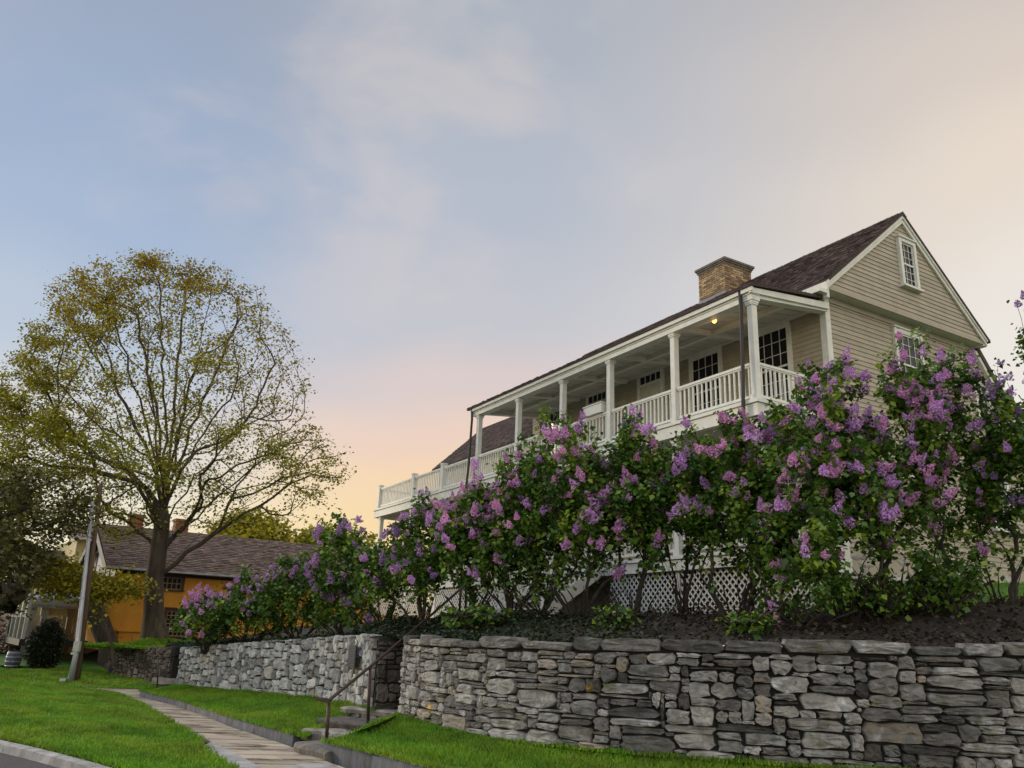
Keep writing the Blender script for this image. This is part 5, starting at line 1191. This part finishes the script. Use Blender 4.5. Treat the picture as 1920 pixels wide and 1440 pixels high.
Lb = [
 (385, 1208, 23.0, 52, 1088, 1200, 7500, 40, 'leftmost lilac, low and thick with pale blossom beside the ochre house window', 1.1, ('lilac', 'lilac2'), .19),
 (465, 1203, 22.6, 62, 1048, 1196, 9000, 26, 'dense low lilac second from the left, overhanging the pale wall', 1.1, ('lilac',), .19),
 (555, 1198, 21.8, 62, 1022, 1192, 9500, 20, 'broad green lilac with few blossoms in the middle of the pale wall', 1.2, ('lilac',), .19),
 (645, 1192, 20.2, 58, 945, 1180, 11000, 34, 'tall lilac with dusky top blossoms just left of the balcony end', 1.1, ('lilac', 'lilac3'), .19),
 (718, 1170, 18.2, 48, 985, 1085, 6000, 16, 'bare-stemmed lilac in front of the far end of the lattice', .8, ('lilac', 'lilac3'), .17),
 (790, 1166, 17.0, 58, 918, 1060, 7500, 34, 'lilac under the balcony corner with dark violet blossom tips', .85, ('lilac', 'lilac3'), .17),
 (878, 1166, 16.2, 58, 872, 1045, 8500, 52, 'heavily flowering lilac below the left downspout of the porch', .85, ('lilac', 'lilac2'), .18),
 (955, 1166, 15.6, 58, 815, 1050, 8500, 34, 'lilac behind the tall rail post, blossoming to the deck edge', .85, ('lilac', 'lilac2'), .17),
 (1015, 1163, 15.4, 56, 770, 1070, 8000, 12, 'leafy lilac with a plain green top against the second porch post from the left', .8, ('lilac',), .17),
 (1095, 1165, 14.6, 66, 765, 1030, 8500, 44, 'lilac with rosy pink blossom over the porch railing near the planter box', .85, ('lilac2', 'lilac'), .18),
 (1190, 1165, 14.2, 66, 745, 1000, 8500, 30, 'lilac in front of the porch stair with pink top sprays', .85, ('lilac2', 'lilac'), .18),
 (1285, 1155, 14.2, 64, 778, 985, 8500, 26, 'thick trunked lilac before the white lattice below the porch post', .85, ('lilac',), .18),
 (1385, 1168, 13.4, 70, 735, 1010, 9500, 40, 'lilac screening the corner of the porch railing and deck', .85, ('lilac', 'lilac2'), .18),
 (1495, 1184, 12.4, 78, 690, 1120, 12000, 48, 'dense dark lilac leafy down to the ground below the corner post', .9, ('lilac', 'lilac2'), .18),
 (1590, 1175, 12.7, 66, 645, 1000, 8500, 60, 'lilac massed with purple blossom against the house corner board', .85, ('lilac',), .19),
 (1690, 1165, 12.9, 74, 640, 985, 9000, 64, 'lilac with the densest purple crown under the gable end window', .9, ('lilac', 'lilac2'), .19),
 (1790, 1150, 13.4, 66, 588, 1040, 8500, 40, 'tallest lilac, reaching the eave of the gable end', .8, ('lilac', 'lilac2'), .17),
 (1888, 1150, 12.9, 56, 682, 960, 7500, 30, 'dusky-tipped lilac at the right edge of the picture', .8, ('lilac3', 'lilac'), .16),
]
for t_ in Lb:
    lilac(t_[0], t_[1], t_[2], t_[3], t_[4], t_[5], t_[6], t_[7], t_[8], dep=t_[9], kinds=t_[10], fsz=t_[11])
lilac(2010, 1150, 11.6, 75, 560, 650, 1500, 16, 'lilac whose dark branch tips reach in from the right edge above the house', dep=.6, kinds=('lilac3',), fsz=.13, lsz=.075, nst=3)
for (cx, by, Y, hw, top, bot, nl_, lab) in ((1400, 1186, 11.9, 40, 1130, 1180, 500, 'small green lilac sucker at the wall top below the dense lilac'), (1650, 1160, 12.6, 60, 1040, 1120, 1300, 'low bright green lilac shoots left of the lawn patch'), (1770, 1150, 12.4, 60, 1000, 1110, 1700, 'low leafy lilac shoots round the trunk right of the lawn patch'), (1150, 1180, 13.0, 30, 1110, 1170, 400, 'small sapling sprouting from the ivy below the porch stair'), (900, 1175, 15., 70, 1120, 1180, 900, 'scrubby green shoots beside the tall rail post')):
    lilac(cx, by, Y, hw, top, bot, nl_, 0, lab, dep=.4, nst=4, lsz=.08, group='low shoots at the foot of the lilacs')

# ivy and litter on the terrace, grass patch beside the house
pts = []
sel = rng.random((60000, 2)); fr_ = np.array(front)
kk = (sel[:, 0]*(len(fr_)-1)); i0_ = kk.astype(int); f_ = kk-i0_; i1_ = np.minimum(i0_+1, len(fr_)-1); bp = fr_[i0_]*(1-f_[:, None])+fr_[i1_]*f_[:, None]
dd = .08+sel[:, 1]**1.2*3.6; X = bp[:, 0]+dd*.28; Yy = bp[:, 1]+dd*.95
Zz = terr(X, Yy); ok2 = (bp[:, 1] < 27) & ((X < 2.2) | (rng.random(len(X)) < .55))
P_ = np.stack([X, Yy, Zz+rng.uniform(.0, .10, len(X))*(1.3+pnoise(X, Yy, 3))+.01], 1)[ok2]
o = leaves('ivy', P_, .062, M['leafd'], None, wide=.45, up=1.0, hue=np.clip((P_[:, 0]-.5)/2.5+rng.normal(size=len(P_))*.25, 0, 1)); tag(o, 'low dark ivy and leaf litter covering the bank behind the wall tops', kind='stuff')
# lawn patch by the gable end
A_ = [hp(1560, 1150, 13.6), hp(1700, 1138, 13.6), hp(1920, 1134, 13.6), hp(2200, 1130, 13.6), np.array([20., 12.6, 2.4])]; B_ = [H(1., -.15, 2.6), H(4, -.1, 3.0), H(8, -.1, 3.0), H(13, -.1, 3.1), H(16, -.1, 3.1)]
def onter(p, dz=.03): return np.array([p[0], p[1], ground_at(p[0], p[1])+dz])
A2 = [onter(p) for p in resample(np.array(A_), .5)]; B2 = [onter(p) for p in resample(np.array(B_), .5)]
k = 24; a_ = np.array([A2[int(i)] for i in np.linspace(0, len(A2)-1, k)]); b_2 = np.array([B2[int(i)] for i in np.linspace(0, len(B2)-1, k)]); gg = []
for i in range(k):
    for j in range(12): p = a_[i]*(1-j/11)+b_2[i]*j/11; gg.append(onter(p, .025))
gg = np.array(gg); ii = (np.arange(k-1)[:, None]*12+np.arange(11)).ravel(); lf = np.stack([ii, ii+12, ii+13, ii+1], 1)
o = npmesh('side_lawn', gg, lf, M['lawn'], smooth=True); tag(o, kind='structure')
grass('grass', scatter(gg, lf, n=30000), .06, .011)
# a ring of grass round the big tree
X = rng.uniform(-1, 1, (16000, 2)); X = X*np.array([1.9, 1.6])+np.array([tb[0]+.3, tb[1]-.8]); Zz = terr(X[:, 0], X[:, 1]); grass('grass', np.c_[X, Zz], .09, .02)
